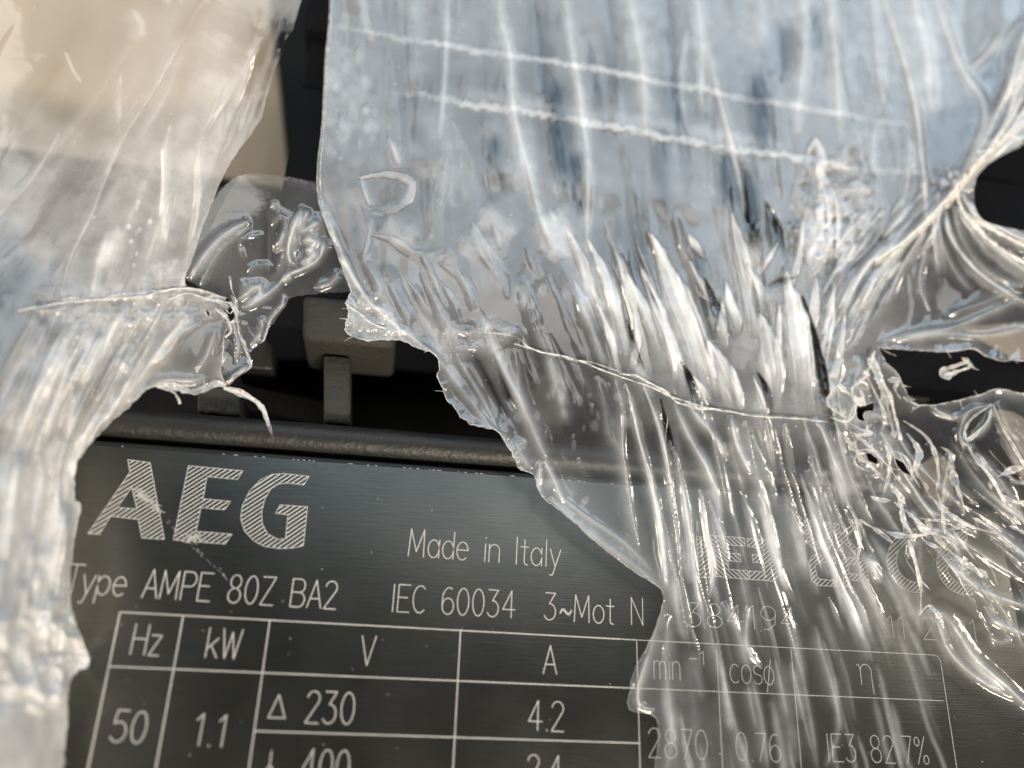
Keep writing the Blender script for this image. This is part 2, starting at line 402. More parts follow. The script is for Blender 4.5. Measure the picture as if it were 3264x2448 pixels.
def write(text, start, end, cap_px, wd=0.17, name="inscription"):
    a = np.array(xy(*start)); b = np.array(xy(*end)); c = np.array(xy(start[0] + 3, start[1] - cap_px)); H = abs(c[1] - a[1])
    tot = sum(G[ch][0] for ch in text[:-1]); last = G[text[-1]]
    tot += max([p[0] for st in last[1] for p in st] + [0.05])
    k = np.linalg.norm(b - a) / tot if tot > 0.06 else H
    d = _n(b - a); n = np.array([-d[1], d[0]])
    ink = Ink(); x = 0.0
    for ch in text:
        adv, sts = G[ch]
        for st in sts: ink.line([a + d * (x + px) * k + n * py * H for px, py in st], wd)
        x += adv
    return ink.build(name)
write("Made in Italy", (1301, 1772), (1786, 1809), 87)
write("Type AMPE 80Z BA2", (206, 1889), (1069, 1942), 92, 0.19)
write("IEC 60034", (1247, 1949), (1641, 1970), 87)
write("3~Mot", (1735, 1975), (1957, 1990), 86)
write("N", (2013, 1991), (2049, 1993), 86, 0.15)
write("384194", (2189, 1997), (2544, 2012), 76, 0.11)
write("11 2021", (2833, 2032), (3112, 2046), 70, 0.11)
write("Hz", (415, 2085), (505, 2090), 97, 0.19)
write("kW", (654, 2095), (760, 2101), 94, 0.19)
write("V", (1146, 2120), (1191, 2122), 94)
write("A", (1731, 2147), (1774, 2149), 90)
write("min", (2085, 2164), (2168, 2168), 88, 0.11)
write("-1", (2198, 2118), (2243, 2120), 44, 0.10)
write("cosf", (2328, 2176), (2468, 2184), 90, 0.11)
write("h", (2740, 2182), (2783, 2184), 98, 0.12)
write("50", (350, 2364), (456, 2370), 102, 0.19)
write("1.1", (612, 2376), (705, 2381), 102, 0.19)
write("230", (972, 2304), (1124, 2309), 102, 0.19)
write("4.2", (1684, 2327), (1796, 2332), 95, 0.17)
write("400", (957, 2488), (1107, 2494), 102, 0.19)
write("2.4", (1680, 2500), (1790, 2504), 95, 0.17)
write("2870", (2068, 2414), (2256, 2422), 94, 0.11)
write("0.76", (2348, 2424), (2490, 2430), 90, 0.11)
write("IE3 82.7%", (2640, 2427), (2962, 2436), 88, 0.12)
sym = Ink(); sym.line([xy(855, 2287), xy(908, 2289), xy(890, 2215)], 0.18, True); sym.build("delta_symbol")
sym = Ink(); sym.line([xy(866, 2394), xy(860, 2440)], 0.18); sym.line([xy(860, 2440), xy(832, 2475)], 0.18); sym.line([xy(860, 2440), xy(888, 2475)], 0.18); sym.build("star_symbol")

def tline(a, b, wd):
    A, B = np.array(xy(*a)), np.array(xy(*b)); ink = Ink(); ink.line(list(resample(np.array([A, B]), 6)), wd); ink.build("table_line")
def ext(a, b, y): t = (y - a[1]) / (b[1] - a[1]); return (a[0] + (b[0] - a[0]) * t, y)
for a, b, wd in [((383, 1951), (281, 2448), .24), ((584, 1964), (497, 2448), .23), ((860, 1979), (794, 2448), .21), ((1468, 2008), (1444, 2448), .20),
                 ((2029, 2041), (2040, 2448), .15), ((2283, 2056), (2303, 2448), .12), ((2521, 2070), (2554, 2448), .12), ((2998, 2110), (3049, 2448), .13)]:
    tline(a, ext(a, b, 2540), wd)
for a, b, wd in [((383, 1951), (2030, 2040), .20), ((2030, 2040), (2976, 2088), .12), ((345, 2124), (2034, 2194), .20), ((2034, 2194), (3009, 2234), .12), ((812, 2330), (2039, 2369), .2)]:
    tline(a, b, wd)
ink = Ink(); ink.line([xy(2976, 2088), xy(2988, 2092), xy(2998, 2110)], .12); ink.build("table_line")

def hatched(name, outer, inner=(), wd=0.12, period=0.375, hw=0.13, ang=40):
    """hatch-engraved sign: outline ribbons plus slanting hatch strokes clipped to the outline"""
    rings = [np.array([xy(*p) for p in r]) for r in ([outer] + list(inner))]
    ink = Ink()
    for r in rings: ink.line(list(r), wd, True)
    c, s = math.cos(math.radians(ang)), math.sin(math.radians(ang)); U = np.array([c, s]); Vv = np.array([-s, c])
    allp = np.vstack(rings); lo, hi = (allp @ Vv).min(), (allp @ Vv).max()
    y = lo + period * .5
    while y < hi:
        xs = []
        for r in rings:
            for p, q in zip(r, np.roll(r, -1, 0)):
                a, b = p @ Vv - y, q @ Vv - y
                if (a < 0) != (b < 0):
                    t = a / (a - b); xs.append((p + (q - p) * t) @ U)
        xs.sort()
        for a, b in zip(xs[::2], xs[1::2]):
            if b - a > .08: ink.seg(U * a + Vv * y, U * b + Vv * y, hw, 0)
        y += period
    ink.build(name)
z4 = lambda pts: [(200 + x * .4069, 1400 + y * .4069) for x, y in pts]
zc = lambda pts: [(2164 + x * .4973, 1623 + y * .4973) for x, y in pts]
hatched("logo_letter", z4([(510, 160), (685, 185), (797, 785), (620, 772), (593, 628), (375, 603), (290, 745), (200, 738), (528, 258)]), [z4([(540, 375), (583, 548), (430, 535)])])
hatched("logo_letter", z4([(985, 208), (1412, 248), (1370, 315), (1130, 293), (1100, 468), (1315, 487), (1270, 553), (1083, 538), (1045, 722), (1325, 745), (1272, 822), (868, 788)]))
hatched("logo_letter", z4([(1930, 292), (1890, 357), (1760, 343), (1690, 352), (1630, 390), (1585, 465), (1560, 560), (1562, 660), (1605, 742), (1680, 783), (1745, 782), (1765, 592), (1668, 580), (1705, 515), (1918, 530), (1885, 835), (1800, 852), (1700, 857), (1590, 843), (1500, 800), (1425, 720), (1394, 620), (1408, 520), (1465, 405), (1550, 318), (1640, 277), (1720, 268)]))
th = dict(wd=0.12, period=0.37, hw=0.10)
hatched("efficiency_mark", zc([(110, 175), (180, 178), (200, 440), (130, 436)]), **th)
hatched("efficiency_mark", zc([(200, 165), (418, 185), (424, 238), (300, 228), (306, 280), (392, 287), (398, 338), (312, 330), (318, 385), (438, 395), (446, 450), (222, 430)]), ang=-40, **th)
hatched("efficiency_mark", zc([(434, 188), (590, 200), (625, 240), (632, 290), (612, 318), (640, 350), (648, 410), (610, 462), (452, 450), (446, 396), (540, 402), (556, 372), (536, 345), (474, 340), (468, 290), (530, 294), (545, 270), (530, 248), (440, 240)]), **th)
hatched("conformity_letter", zc([(800, 70), (840, 74), (856, 190), (872, 210), (930, 214), (944, 196), (936, 82), (968, 86), (985, 210), (960, 258), (860, 250), (826, 220)]), **th)
hatched("conformity_letter", zc([(990, 90), (1024, 94), (1034, 160), (1120, 92), (1166, 92), (1070, 180), (1164, 276), (1110, 274), (1040, 196), (1052, 268), (1016, 266)]), **th)
hatched("conformity_letter", zc([(1000, 310), (1004, 350), (900, 340), (872, 360), (884, 430), (900, 450), (1008, 456), (1014, 496), (890, 490), (850, 460), (832, 350), (850, 300), (880, 292)]), **th)
hatched("conformity_letter", zc([(1045, 330), (1075, 308), (1165, 316), (1200, 350), (1228, 512), (1186, 508), (1176, 462), (1090, 454), (1096, 498), (1056, 496)]), [zc([(1082, 352), (1150, 358), (1168, 420), (1090, 412)])], **th)
def ring_px(cx, cy, ro, ri, a0, a1):
    return zc(arc(cx, cy, ro[0], ro[1], a0, a1, 18) + arc(cx, cy, ri[0], ri[1], a1, a0, 18))
hatched("conformity_letter", ring_px(1530, 330, (198, 205), (138, 140), 80, 268), **th)
hatched("conformity_letter", ring_px(1850, 345, (198, 205), (138, 140), 80, 268), **th)
hatched("conformity_letter", zc([(1715, 320), (1840, 330), (1846, 385), (1722, 375)]), **th)
# scuffs on the logo
sc_ink = Ink(); r_ = random.Random(4)
for i in range(70):
    t = r_.random(); x = 430 + 70 * t + r_.gauss(0, 5); y = 1560 + 60 * t + r_.gauss(0, 6)
    sc_ink.seg(xy(x, y), xy(x + r_.uniform(6, 18), y + r_.uniform(5, 14)), .05)
for i in range(60):
    x = 610 + r_.gauss(0, 14); y = 1712 + r_.gauss(0, 7)
    sc_ink.seg(xy(x, y), xy(x + r_.uniform(4, 14), y + r_.uniform(-3, 8)), .05)
for i in range(30):
    t = r_.random(); x = 520 + 200 * t; y = 1650 + 190 * t + r_.gauss(0, 4)
    sc_ink.seg(xy(x, y), xy(x + 8, y + 7), .025)
for i in range(70):
    x = r_.uniform(200, 3100); y = r_.uniform(1500, 2440); q = xy(x, y); a_ = r_.uniform(0, 6.3); l_ = r_.choice([.04, .06, .08, .3])
    sc_ink.seg(q, (q[0] + l_ * math.cos(a_), q[1] + l_ * math.sin(a_)), r_.choice([.03, .05, .07]) if l_ < .2 else .02)
for i in range(60):
    q = xy(r_.uniform(300, 3000), 1419 + 5); x_ = q[0]
    sc_ink.seg((x_, PT - .05), (x_ + r_.uniform(.05, .25), PT - .05), .06)
tag(sc_ink.build("scratch_marks"), kind="stuff")

# ------------------------------------------------------------------ things behind the motor
gx = 400
floor = pydata("ground", [(-gx, -gx, -75), (gx, -gx, -75), (gx, gx, -75), (-gx, gx, -75)], [(0, 1, 2, 3)], M_recess); tag(floor, kind="structure")
def slab(name, px, z, th_, material, label, cat):
    pts = [xy(x, y, z) for x, y in px]
    o = bevel_prism(name, pts, z - th_, z, material, None, 0.25, 2); return tag(o, label, cat)
slab("cardboard_box", [(-500, 440), (-100, 455), (710, 566), (925, 606), (893, 300), (860, 0), (800, -500), (-500, -500)], -30, 5, M_card,
     "large tan cardboard box in the background, behind the film beside the terminal box", "cardboard box")
slab("added_card_scrap", [(2925, 1490), (2990, 1440), (3030, 1470), (3045, 1570), (3000, 1610), (2950, 1580)], 0.4, 0.6, M_card_dark,  # added piece, stands in for a brown tone seen through the film
     "small dark brown scrap of cardboard added for a brown tone under the torn film at the plate corner", "cardboard")
slab("added_card_strip", [(3165, 1300), (3230, 1310), (3420, 1420), (3420, 1640), (3290, 1590), (3215, 1440)], 0.4, 0.6, M_card_dark,  # added strip, another stand-in for the brown tone
     "narrow torn strip of dark brown cardboard added for a brown tone under film beyond the plate corner", "cardboard")
slab("added_card_scrap", [(3060, 1040), (3420, 1010), (3420, 1165), (3230, 1140)], 1.6, 0.5, M_card_dark,  # added piece for the brown tone above the opening
     "small brown scrap of cardboard added for a brown tone under film above the torn opening", "cardboard")

# ------------------------------------------------------------------ STRETCH FILM
def in_poly(X, Y, poly):
    c = np.zeros(X.shape, bool); p = np.asarray(poly); q = np.roll(p, -1, 0)
    for (x0, y0), (x1, y1) in zip(p, q):
        if y0 == y1: continue
        k = (y0 > Y) != (y1 > Y)
        c ^= k & (X < (x1 - x0) * (Y - y0) / (y1 - y0) + x0)
    return c
def idw(X, Y, ctl, s=260.0):
    ctl = np.asarray(ctl, float); num = 0; den = 0
    for cx, cy, v in ctl:
        wt = 1.0 / (((X - cx) ** 2 + (Y - cy) ** 2) / s ** 2 + 0.08) ** 2
        num = num + wt * v; den = den + wt
    return num / den
def tps(X, Y, ctl, lam=2e-3):
    c = np.asarray(ctl, float); p = c[:, :2] / 1000.0; n = len(p)
    ph = lambda r2: 0.5 * r2 * np.log(r2 + 1e-12)
    K = ph(((p[:, None] - p[None]) ** 2).sum(-1)) + lam * np.eye(n); Q = np.c_[np.ones(n), p]
    A = np.block([[K, Q], [Q.T, np.zeros((3, 3))]]); sol = np.linalg.solve(A, np.r_[c[:, 2], 0, 0, 0])
    x, y = X / 1000.0, Y / 1000.0; out = sol[n] + sol[n + 1] * x + sol[n + 2] * y
    for k in range(n): out = out + sol[k] * ph((x - p[k, 0]) ** 2 + (y - p[k, 1]) ** 2)
    return out
def jag(pts, amp, seed, step=7.0):
    p = resample(catmull(pts, 12 * len(pts)), step)
    if amp <= 0: return p
    t = np.gradient(p, axis=0); t /= np.linalg.norm(t, axis=1)[:, None] + 1e-9; n = np.stack([-t[:, 1], t[:, 0]], 1)
    s = np.arange(len(p)) * step
    k = vnoise(s / 45.0, s * 0 + .5, seed, 3) * amp + vnoise(s / 13.0, s * 0 + .2, seed + 5, 2) * amp * .8
    e = np.minimum(1, np.minimum(np.arange(len(p)), np.arange(len(p))[::-1]) / 3.0)
    return p + n * (k * e)[:, None]
def poly_dist(X, Y, p):
    best = np.full(X.shape, 1e9); T = np.zeros(X.shape); sg = np.zeros(X.shape)
    L = np.r_[0, np.cumsum(np.linalg.norm(np.diff(p, axis=0), axis=1))]; tot = L[-1] + 1e-9
    for i in range(len(p) - 1):
        a, b = p[i], p[i + 1]; d = b - a; l2 = d @ d + 1e-9
        t = np.clip(((X - a[0]) * d[0] + (Y - a[1]) * d[1]) / l2, 0, 1)
        dx = X - a[0] - t * d[0]; dy = Y - a[1] - t * d[1]; D = dx * dx + dy * dy
        k = D < best; best = np.where(k, D, best); T = np.where(k, (L[i] + t * math.sqrt(l2)) / tot, T)
        sg = np.where(k, np.sign(dx * d[1] - dy * d[0]), sg)
    return np.sqrt(best), T, sg

class Sheet:
    def __init__(s, bounds, holes=(), step=4, seed=1):
        """bounds: list of (points, jaggedness, edge tube radius) that close a ring"""
        s.seed = seed; s.edges = []
        ring = []
        for i, (pts, amp, rad) in enumerate(bounds):
            q = jag(pts, amp, seed * 31 + i) if amp is not None else np.asarray(pts, float)
            ring.append(q)
            if rad: s.edges.append((q, rad))
        s.ring = np.vstack(ring); s.holes = []
        for i, (pts, amp, rad) in enumerate(holes):
            q = jag(list(pts) + [pts[0]], amp, seed * 77 + i)[:-1]; s.holes.append(q)
            if rad: s.edges.append((np.vstack([q, q[:1]]), rad))
        lo = s.ring.min(0); hi = s.ring.max(0)
        lo = np.maximum(lo, [-460, -330]); hi = np.minimum(hi, [3760, 2700])
        s.x = np.arange(lo[0], hi[0] + step, step); s.y = np.arange(lo[1], hi[1] + step, step); s.step = step
        s.X, s.Y = np.meshgrid(s.x, s.y)
        s.h = np.zeros(s.X.shape); s.z = np.zeros(s.X.shape); s.hz = np.zeros(s.X.shape)
    def base(s, zctl, hctl): s.z = np.maximum(tps(s.X, s.Y, zctl), .3); s.hz = idw(s.X, s.Y, hctl)
    def win(s, p, m):
        i0, i1 = np.searchsorted(s.x, [p[:, 0].min() - m, p[:, 0].max() + m]); j0, j1 = np.searchsorted(s.y, [p[:, 1].min() - m, p[:, 1].max() + m])
        return slice(j0, j1), slice(i0, i1)
    def fold(s, pts, wd, h, hz, kind='ridge', taper=True, smooth=True, jit=0):
        p = resample(catmull(pts), max(25.0, wd * 1.5)) if smooth else np.asarray(pts, float)
        W = s.win(p, wd * 4.5)
        X = s.X[W]; Y = s.Y[W]
        if X.size == 0: return
        if jit: Y = Y + jit * .9 * vnoise(X / 75, Y / 300, 7, 2); X = X + jit * vnoise(X / 14, Y / 14, 5, 2); Y = Y + jit * vnoise(X / 9, Y / 9, 6, 2)
        d, t, sg = poly_dist(X, Y, p)
        tp = np.clip(np.minimum(t, 1 - t) * 5, 0, 1) ** 0.7 if taper else 1.0
        ww = wd * (0.55 + 0.45 * tp)
        u = d / ww
        if kind == 'ridge': e_ = (1.3 * s.step / ww); f = np.exp(-(np.sqrt(u * u + e_ * e_) - e_) * 1.4)
        elif kind == 'round': f = np.exp(-u * u)
        elif kind == 'flat': f = np.clip(1.6 - u * 1.0, 0, 1); f = f * f * (3 - 2 * f) * np.clip(.75 + .6 * vnoise(X / 60, Y / 60, 19, 3), .25, 1.2)
        elif kind == 'blade':
            ww2 = wd * np.clip(np.minimum(t * 2.4, 1) * (.75 + .25 * np.minimum((1 - t) * 3, 1)), 0, 1) ** .85 + 1.0
            sd = np.where(sg > 0, d, -d)
            ee = (d + wd * .20 * vnoise(X / 22, Y / 60, 12, 2)) / ww2
            f = np.clip((1.0 - ee) * np.where(sg > 0, 3.6, 1.5), 0, 1); f = f * f * (3 - 2 * f); gr = np.clip(.5 + .5 * sd / ww2, 0, 1)
            f = f * (0.34 + 0.66 * gr) * np.clip((1 - t) * 2.0, 0, 1) * np.clip(.80 + .55 * vnoise(sd / 7.0 + 20, t * 2.2 + wd, 15, 2), .25, 1.25); tp = 1.0
        elif kind == 'lap': f = np.exp(-np.maximum(u, 0) * np.where(sg > 0, 2.6, 0.75))
        s.h[W] += h * f * tp; s.hz[W] += hz * f * tp
    def streaks(s, zone, n, guides, wr, hr, zr, lr, seed, kinds=('ridge', 'lap', 'round')):
        g = np.random.default_rng(seed); zone = np.asarray(zone, float); lo, hi = zone.min(0), zone.max(0)
        pts = []
        while len(pts) < n:
            q = g.uniform(lo, hi)
            if in_poly(np.array([q[0]]), np.array([q[1]]), zone)[0]: pts.append(q)
        gd = np.asarray(guides, float)
        for q in pts:
            L = g.uniform(*lr); k = 8; p = [q]
            for _ in range(k):
                x, y = p[-1]; wt = 1 / (((gd[:, 0] - x) ** 2 + (gd[:, 1] - y) ** 2) + 80 ** 2) ** 1.5
                v = np.array([(wt * gd[:, 2]).sum(), (wt * gd[:, 3]).sum()]); v /= np.linalg.norm(v)
                a = g.normal(0, .05); v = np.array([v[0] - v[1] * a, v[1] + v[0] * a])
                p.append(p[-1] + v * L / k)
            s.fold(np.array(p), g.uniform(*wr), g.uniform(*hr) * g.choice([1, 1, -.6]), g.uniform(*zr) * g.choice([1, 1, .3]), g.choice(list(kinds)), smooth=False)
    def spots(s, cx, cy, sx, sy, n, r, hz, seed, h=0.03):
        g = np.random.default_rng(seed)
        for _ in range(n):
            x, y = g.normal(cx, sx), g.normal(cy, sy); a = g.uniform(*r); b = a * g.uniform(.4, .9)
            W = s.win(np.array([[x, y]]), a * 2)
            u = np.sqrt(((s.X[W] - x) / b) ** 2 + ((s.Y[W] - y) / a) ** 2); f = np.clip(1.5 - u, 0, 1); f = f * f * (3 - 2 * f)
            s.hz[W] += hz * g.uniform(.4, 1) * f; s.h[W] += h * f
    def crumple(s, poly, amp, scale, hz, seed, soft=60, octv=4):
        p = np.asarray(poly, float); W = s.win(p, soft)
        X, Y = s.X[W], s.Y[W]; d, _, _ = poly_dist(X, Y, np.vstack([p, p[:1]])); ins = in_poly(X, Y, p)
        m = np.clip(np.where(ins, d, -d) / soft + .5, 0, 1)
        f = 0; a = 1
        for o in range(octv):
            f = f + a * (1 - 2 * np.abs(vnoise(X / scale * 2 ** o, Y / scale * 2 ** o, seed + o, 1))); a *= .5
        s.h[W] += amp * f * m; s.hz[W] += hz * m * np.clip(.5 + .6 * f, 0, 1.6)
    def height(s, px, py, extra=0.0):
        i = np.clip(((np.asarray(px) - s.x[0]) / s.step).round().astype(int), 0, len(s.x) - 1); j = np.clip(((np.asarray(py) - s.y[0]) / s.step).round().astype(int), 0, len(s.y) - 1)
        return s.z[j, i] + s.h[j, i] + extra
    def build(s, name, material, label, zmin=0.12):
        for pts, rad in s.edges:
            if rad > .075:
                q = resample(pts, 30)
                for a in range(0, len(q) - 3, 3):
                    s.fold(q[a:a + 5], 22, .45 * (.3 + float(rng.random())), .22 * float(rng.random()), 'ridge', smooth=False)
        inside = lambda X, Y: in_poly(X, Y, s.ring) & ~np.any([in_poly(X, Y, q) for q in s.holes], axis=0) if s.holes else in_poly(X, Y, s.ring)
        cxm = (s.X[:-1, :-1] + s.X[1:, 1:]) / 2; cym = (s.Y[:-1, :-1] + s.Y[1:, 1:]) / 2
        keep = inside(cxm, cym)
        used = np.zeros(s.X.shape, bool)
        for a in (slice(0, -1), slice(1, None)):
            for b in (slice(0, -1), slice(1, None)): used[a, b] |= keep
        outv = used & ~inside(s.X, s.Y)
        X = s.X.copy(); Y = s.Y.copy()
        jj, ii = np.nonzero(outv)
        allr = [np.vstack([r, r[:1]]) for r in [s.ring] + s.holes]
        A = np.vstack([r[:-1] for r in allr]); B = np.vstack([r[1:] for r in allr])
        px, py = X[jj, ii], Y[jj, ii]; best = np.full(len(px), 1e12); bx = px.copy(); by = py.copy()
        for a, b in zip(A, B):
            d = b - a; l2 = d @ d + 1e-9; t = np.clip(((px - a[0]) * d[0] + (py - a[1]) * d[1]) / l2, 0, 1)
            qx = a[0] + t * d[0]; qy = a[1] + t * d[1]; D = (qx - px) ** 2 + (qy - py) ** 2; k = D < best
            best = np.where(k, D, best); bx = np.where(k, qx, bx); by = np.where(k, qy, by)
        ok = best < (s.step * 2) ** 2
        X[jj[ok], ii[ok]] = bx[ok]; Y[jj[ok], ii[ok]] = by[ok]
        idx = -np.ones(s.X.shape, int); idx[used] = np.arange(used.sum())
        zz = np.maximum(s.z + s.h, zmin)
        co = P(X[used], Y[used], zz[used]) * S
        q = np.stack([idx[1:, :-1][keep], idx[1:, 1:][keep], idx[:-1, 1:][keep], idx[:-1, :-1][keep]], 1)
        me = bpy.data.meshes.new(name)
        me.vertices.add(len(co)); me.vertices.foreach_set("co", co.ravel().astype(np.float32))
        me.loops.add(q.size); me.loops.foreach_set("vertex_index", q.ravel().astype(np.int32))
        me.polygons.add(len(q)); me.polygons.foreach_set("loop_start", np.arange(0, q.size, 4, dtype=np.int32)); me.polygons.foreach_set("loop_total", np.full(len(q), 4, np.int32))
        me.update(calc_edges=True); me.validate()
        at = me.attributes.new("haze", 'FLOAT', 'POINT'); at.data.foreach_set("value", np.clip(s.hz[used], 0, .9).astype(np.float32))
        s.obj = tag(link(name, me, material, None, True), label, "plastic film")
        for i, (pts, rad) in enumerate(s.edges):
            p = resample(pts, 9); k = np.arange(len(p)) * 1.0
            zc_ = np.maximum(s.height(p[:, 0], p[:, 1]), zmin) + 0.05 * vnoise(k / 2.0, k * 0, 9, 2)
            r = .62 * rad * (0.5 + 0.65 * np.abs(vnoise(k / 3.0, k * 0 + .3, 17 + i, 2)) * 2)
            tubes("torn_edge", [(P(p[:, 0], p[:, 1], zc_), r)], M_edge, s.obj)
            if rad > .075:
                items = []
                for _ in range(int(len(p) * 9 / 75)):
                    a = int(rng.integers(1, len(p) - 1)); t = p[a] - p[a - 1]; t = t / (np.linalg.norm(t) + 1e-6); nn = np.array([-t[1], t[0]]) * rng.choice([-1, 1])
                    Lh = rng.uniform(10, 46); kk = np.linspace(0, 1, 7)[:, None]; v = nn * rng.uniform(.3, 1) + t * rng.normal(0, .8); c = np.array([-v[1], v[0]]) * rng.normal(0, .5)
                    q = p[a] + v * Lh * kk + c * Lh * kk ** 2
                    items.append((P(q[:, 0], q[:, 1], zc_[a] + kk[:, 0] * rng.uniform(-.2, .7)), rng.uniform(.025, .075) * (1 - .7 * kk[:, 0])))
                if items: tubes("torn_fringe", items, M_edge, s.obj)
        return s.obj
    def strand(s, pts, rad, lift=0.15, jit=2.0, n=1, name="stretched_strand"):
        items = []
        for k in range(n):
            p = resample(catmull(pts), 8); q = np.arange(len(p)) * 1.0
            p = p + np.stack([vnoise(q / 6, q * 0 + k, 3 + k, 3), vnoise(q / 5, q * 0 + k, 33 + k, 3)], 1) * jit
            zc_ = np.maximum(s.height(p[:, 0], p[:, 1]), .12) + lift
            items.append((P(p[:, 0], p[:, 1], zc_), rad * (0.5 + np.abs(vnoise(q / 4, q * 0 + k, 5 + k, 2)) * 1.4)))
        tubes(name, items, M_strand if name == "gathered_strand" else M_edge, s.obj)
    def ribbons(s, items, material, name="film_shred", seed=0, haze=.4):
        g = np.random.default_rng(seed); V, Fc, H = [], [], []
        for pts, wd, lift, tw in items:
            p = resample(catmull(pts), 7); n = len(p)
            t = np.gradient(p, axis=0); t /= np.linalg.norm(t, axis=1)[:, None] + 1e-9; nn = np.stack([-t[:, 1], t[:, 0]], 1)
            q = np.arange(n) * 1.0; ph = g.uniform(0, 6)
            zb = np.maximum(s.height(p[:, 0], p[:, 1]), .12) + lift * (1 + .6 * vnoise(q / 5, q * 0 + ph, seed + 3, 2))
            ang = ph + tw * np.linspace(0, 1, n) + .7 * vnoise(q / 4, q * 0 + ph, seed + 9, 2)
            wv = wd * (.55 + .6 * np.abs(vnoise(q / 3, q * 0 + ph, seed + 1, 3)) * 1.6) * np.clip(np.minimum(np.arange(n), np.arange(n)[::-1]) / 3 + .25, 0, 1)
            o = len(V); m = 5
            for k in range(m):
                u = k / (m - 1) - .5; cu = u * 2
                pu = p + nn * (u * wv * (.25 + .75 * np.abs(np.cos(ang))))[:, None]
                zu = zb + (u * wv * np.sin(ang)) / 30.0 + .10 * (cu * cu) + .06 * vnoise(q / 2 + k * 9, q * 0 + ph, seed + 4, 2)
                V += list(P(pu[:, 0], pu[:, 1], np.maximum(zu, .1))); H += list(np.clip(haze * (.6 + .5 * abs(cu)) + .25 * vnoise(q / 2, q * 0 + k * .7, seed + 6, 2), .03, .85))
            for k in range(m - 1):
                for a in range(n - 1): Fc.append((o + k * n + a, o + k * n + a + 1, o + (k + 1) * n + a + 1, o + (k + 1) * n + a))
        ob = pydata(name, V, Fc, material, s.obj, True)
        at = ob.data.attributes.new("haze", 'FLOAT', 'POINT'); at.data.foreach_set("value", np.array(H, np.float32))
        return ob
    def dust(s, n, seed, r=(0.035, 0.11)):
        g = np.random.default_rng(seed); V, Fc = [], []
        base = np.array([(1, 0, 0), (-1, 0, 0), (0, 1, 0), (0, -1, 0), (0, 0, .5), (0, 0, -.5)], float)
        tri = [(0, 2, 4), (2, 1, 4), (1, 3, 4), (3, 0, 4), (2, 0, 5), (1, 2, 5), (3, 1, 5), (0, 3, 5)]
        c = 0
        while c < n:
            x = g.uniform(max(0, s.x[0]), min(3264, s.x[-1])); y = g.uniform(0, min(2448, s.y[-1]))
            if y > 1000 and g.random() < .6: continue
            if not in_poly(np.array([x]), np.array([y]), s.ring)[0] or any(in_poly(np.array([x]), np.array([y]), h)[0] for h in s.holes): continue
            p = P(np.array([x]), np.array([y]), s.height([x], [y], .03))[0]; a = g.uniform(*r) * g.choice([.6, .6, 1]); o = len(V)
            V += list(p + base * a * g.uniform(.5, 1.2, 3)); Fc += [tuple(o + i for i in t) for t in tri]; c += 1
        tag(pydata("dust_specks", V, Fc, M_dust, s.obj, True), kind="stuff")

# ---------- the big sheet that hangs over the terminal box and runs down over the right of the plate
left_clean = [(1056, -110), (1050, 60), (1036, 200), (1029, 350), (1022, 440), (1012, 520), (1012, 620), (1030, 690), (1065, 780), (1100, 880), (1120, 930)]
left_torn = [(1120, 930), (1103, 965), (1110, 1000), (1100, 1045), (1142, 1078), (1205, 1084), (1260, 1084), (1340, 1112), (1398, 1145), (1398, 1195), (1415, 1258), (1455, 1310), (1500, 1350), (1560, 1365), (1592, 1382), (1625, 1432), (1658, 1490), (1702, 1512)]
left_roll = [(1702, 1512), (1725, 1580), (1790, 1630), (1880, 1712), (1960, 1775), (2040, 1835), (2110, 1885), (2104, 1960), (2064, 2060), (2022, 2140), (2002, 2230), (2012, 2262), (2086, 2282), (2098, 2360), (2090, 2440), (2080, 2560)]
big = Sheet([(left_clean, 0, .07), (left_torn, 7, .10), (left_roll, 4, .05), ([(2078, 2690), (2400, 2690), (3750, 2690), (3750, 1000), (3750, -320), (1062, -320)], None, 0)],
            holes=[([(3820, 440), (3330, 448), (3239, 474), (3170, 508), (3125, 548), (3106, 590), (3104, 640), (3122, 690), (3165, 715), (3264, 738), (3450, 790), (3820, 880)], 1.5, .06),
                   ([(2800, 1108), (2870, 1112), (2960, 1118), (3020, 1122), (3100, 1112), (3160, 1142), (3264, 1150), (3450, 1160), (3620, 1200), (3450, 1250), (3264, 1252), (3180, 1242), (3110, 1262), (3030, 1282), (2940, 1292), (2905, 1280), (2860, 1190), (2820, 1150)], 4, .13),
                   ([(2712, 1276), (2740, 1292), (2792, 1280), (2780, 1312), (2758, 1318), (2770, 1352), (2736, 1330), (2728, 1300)], 9, .07),
                   ([(2735, 1445), (2770, 1442), (2806, 1462), (2800, 1478), (2760, 1470)], 7, .09),
                   ([(2850, 1455), (2885, 1480), (2905, 1515), (2880, 1508), (2860, 1484)], 7, .09)], step=3.4, seed=2)
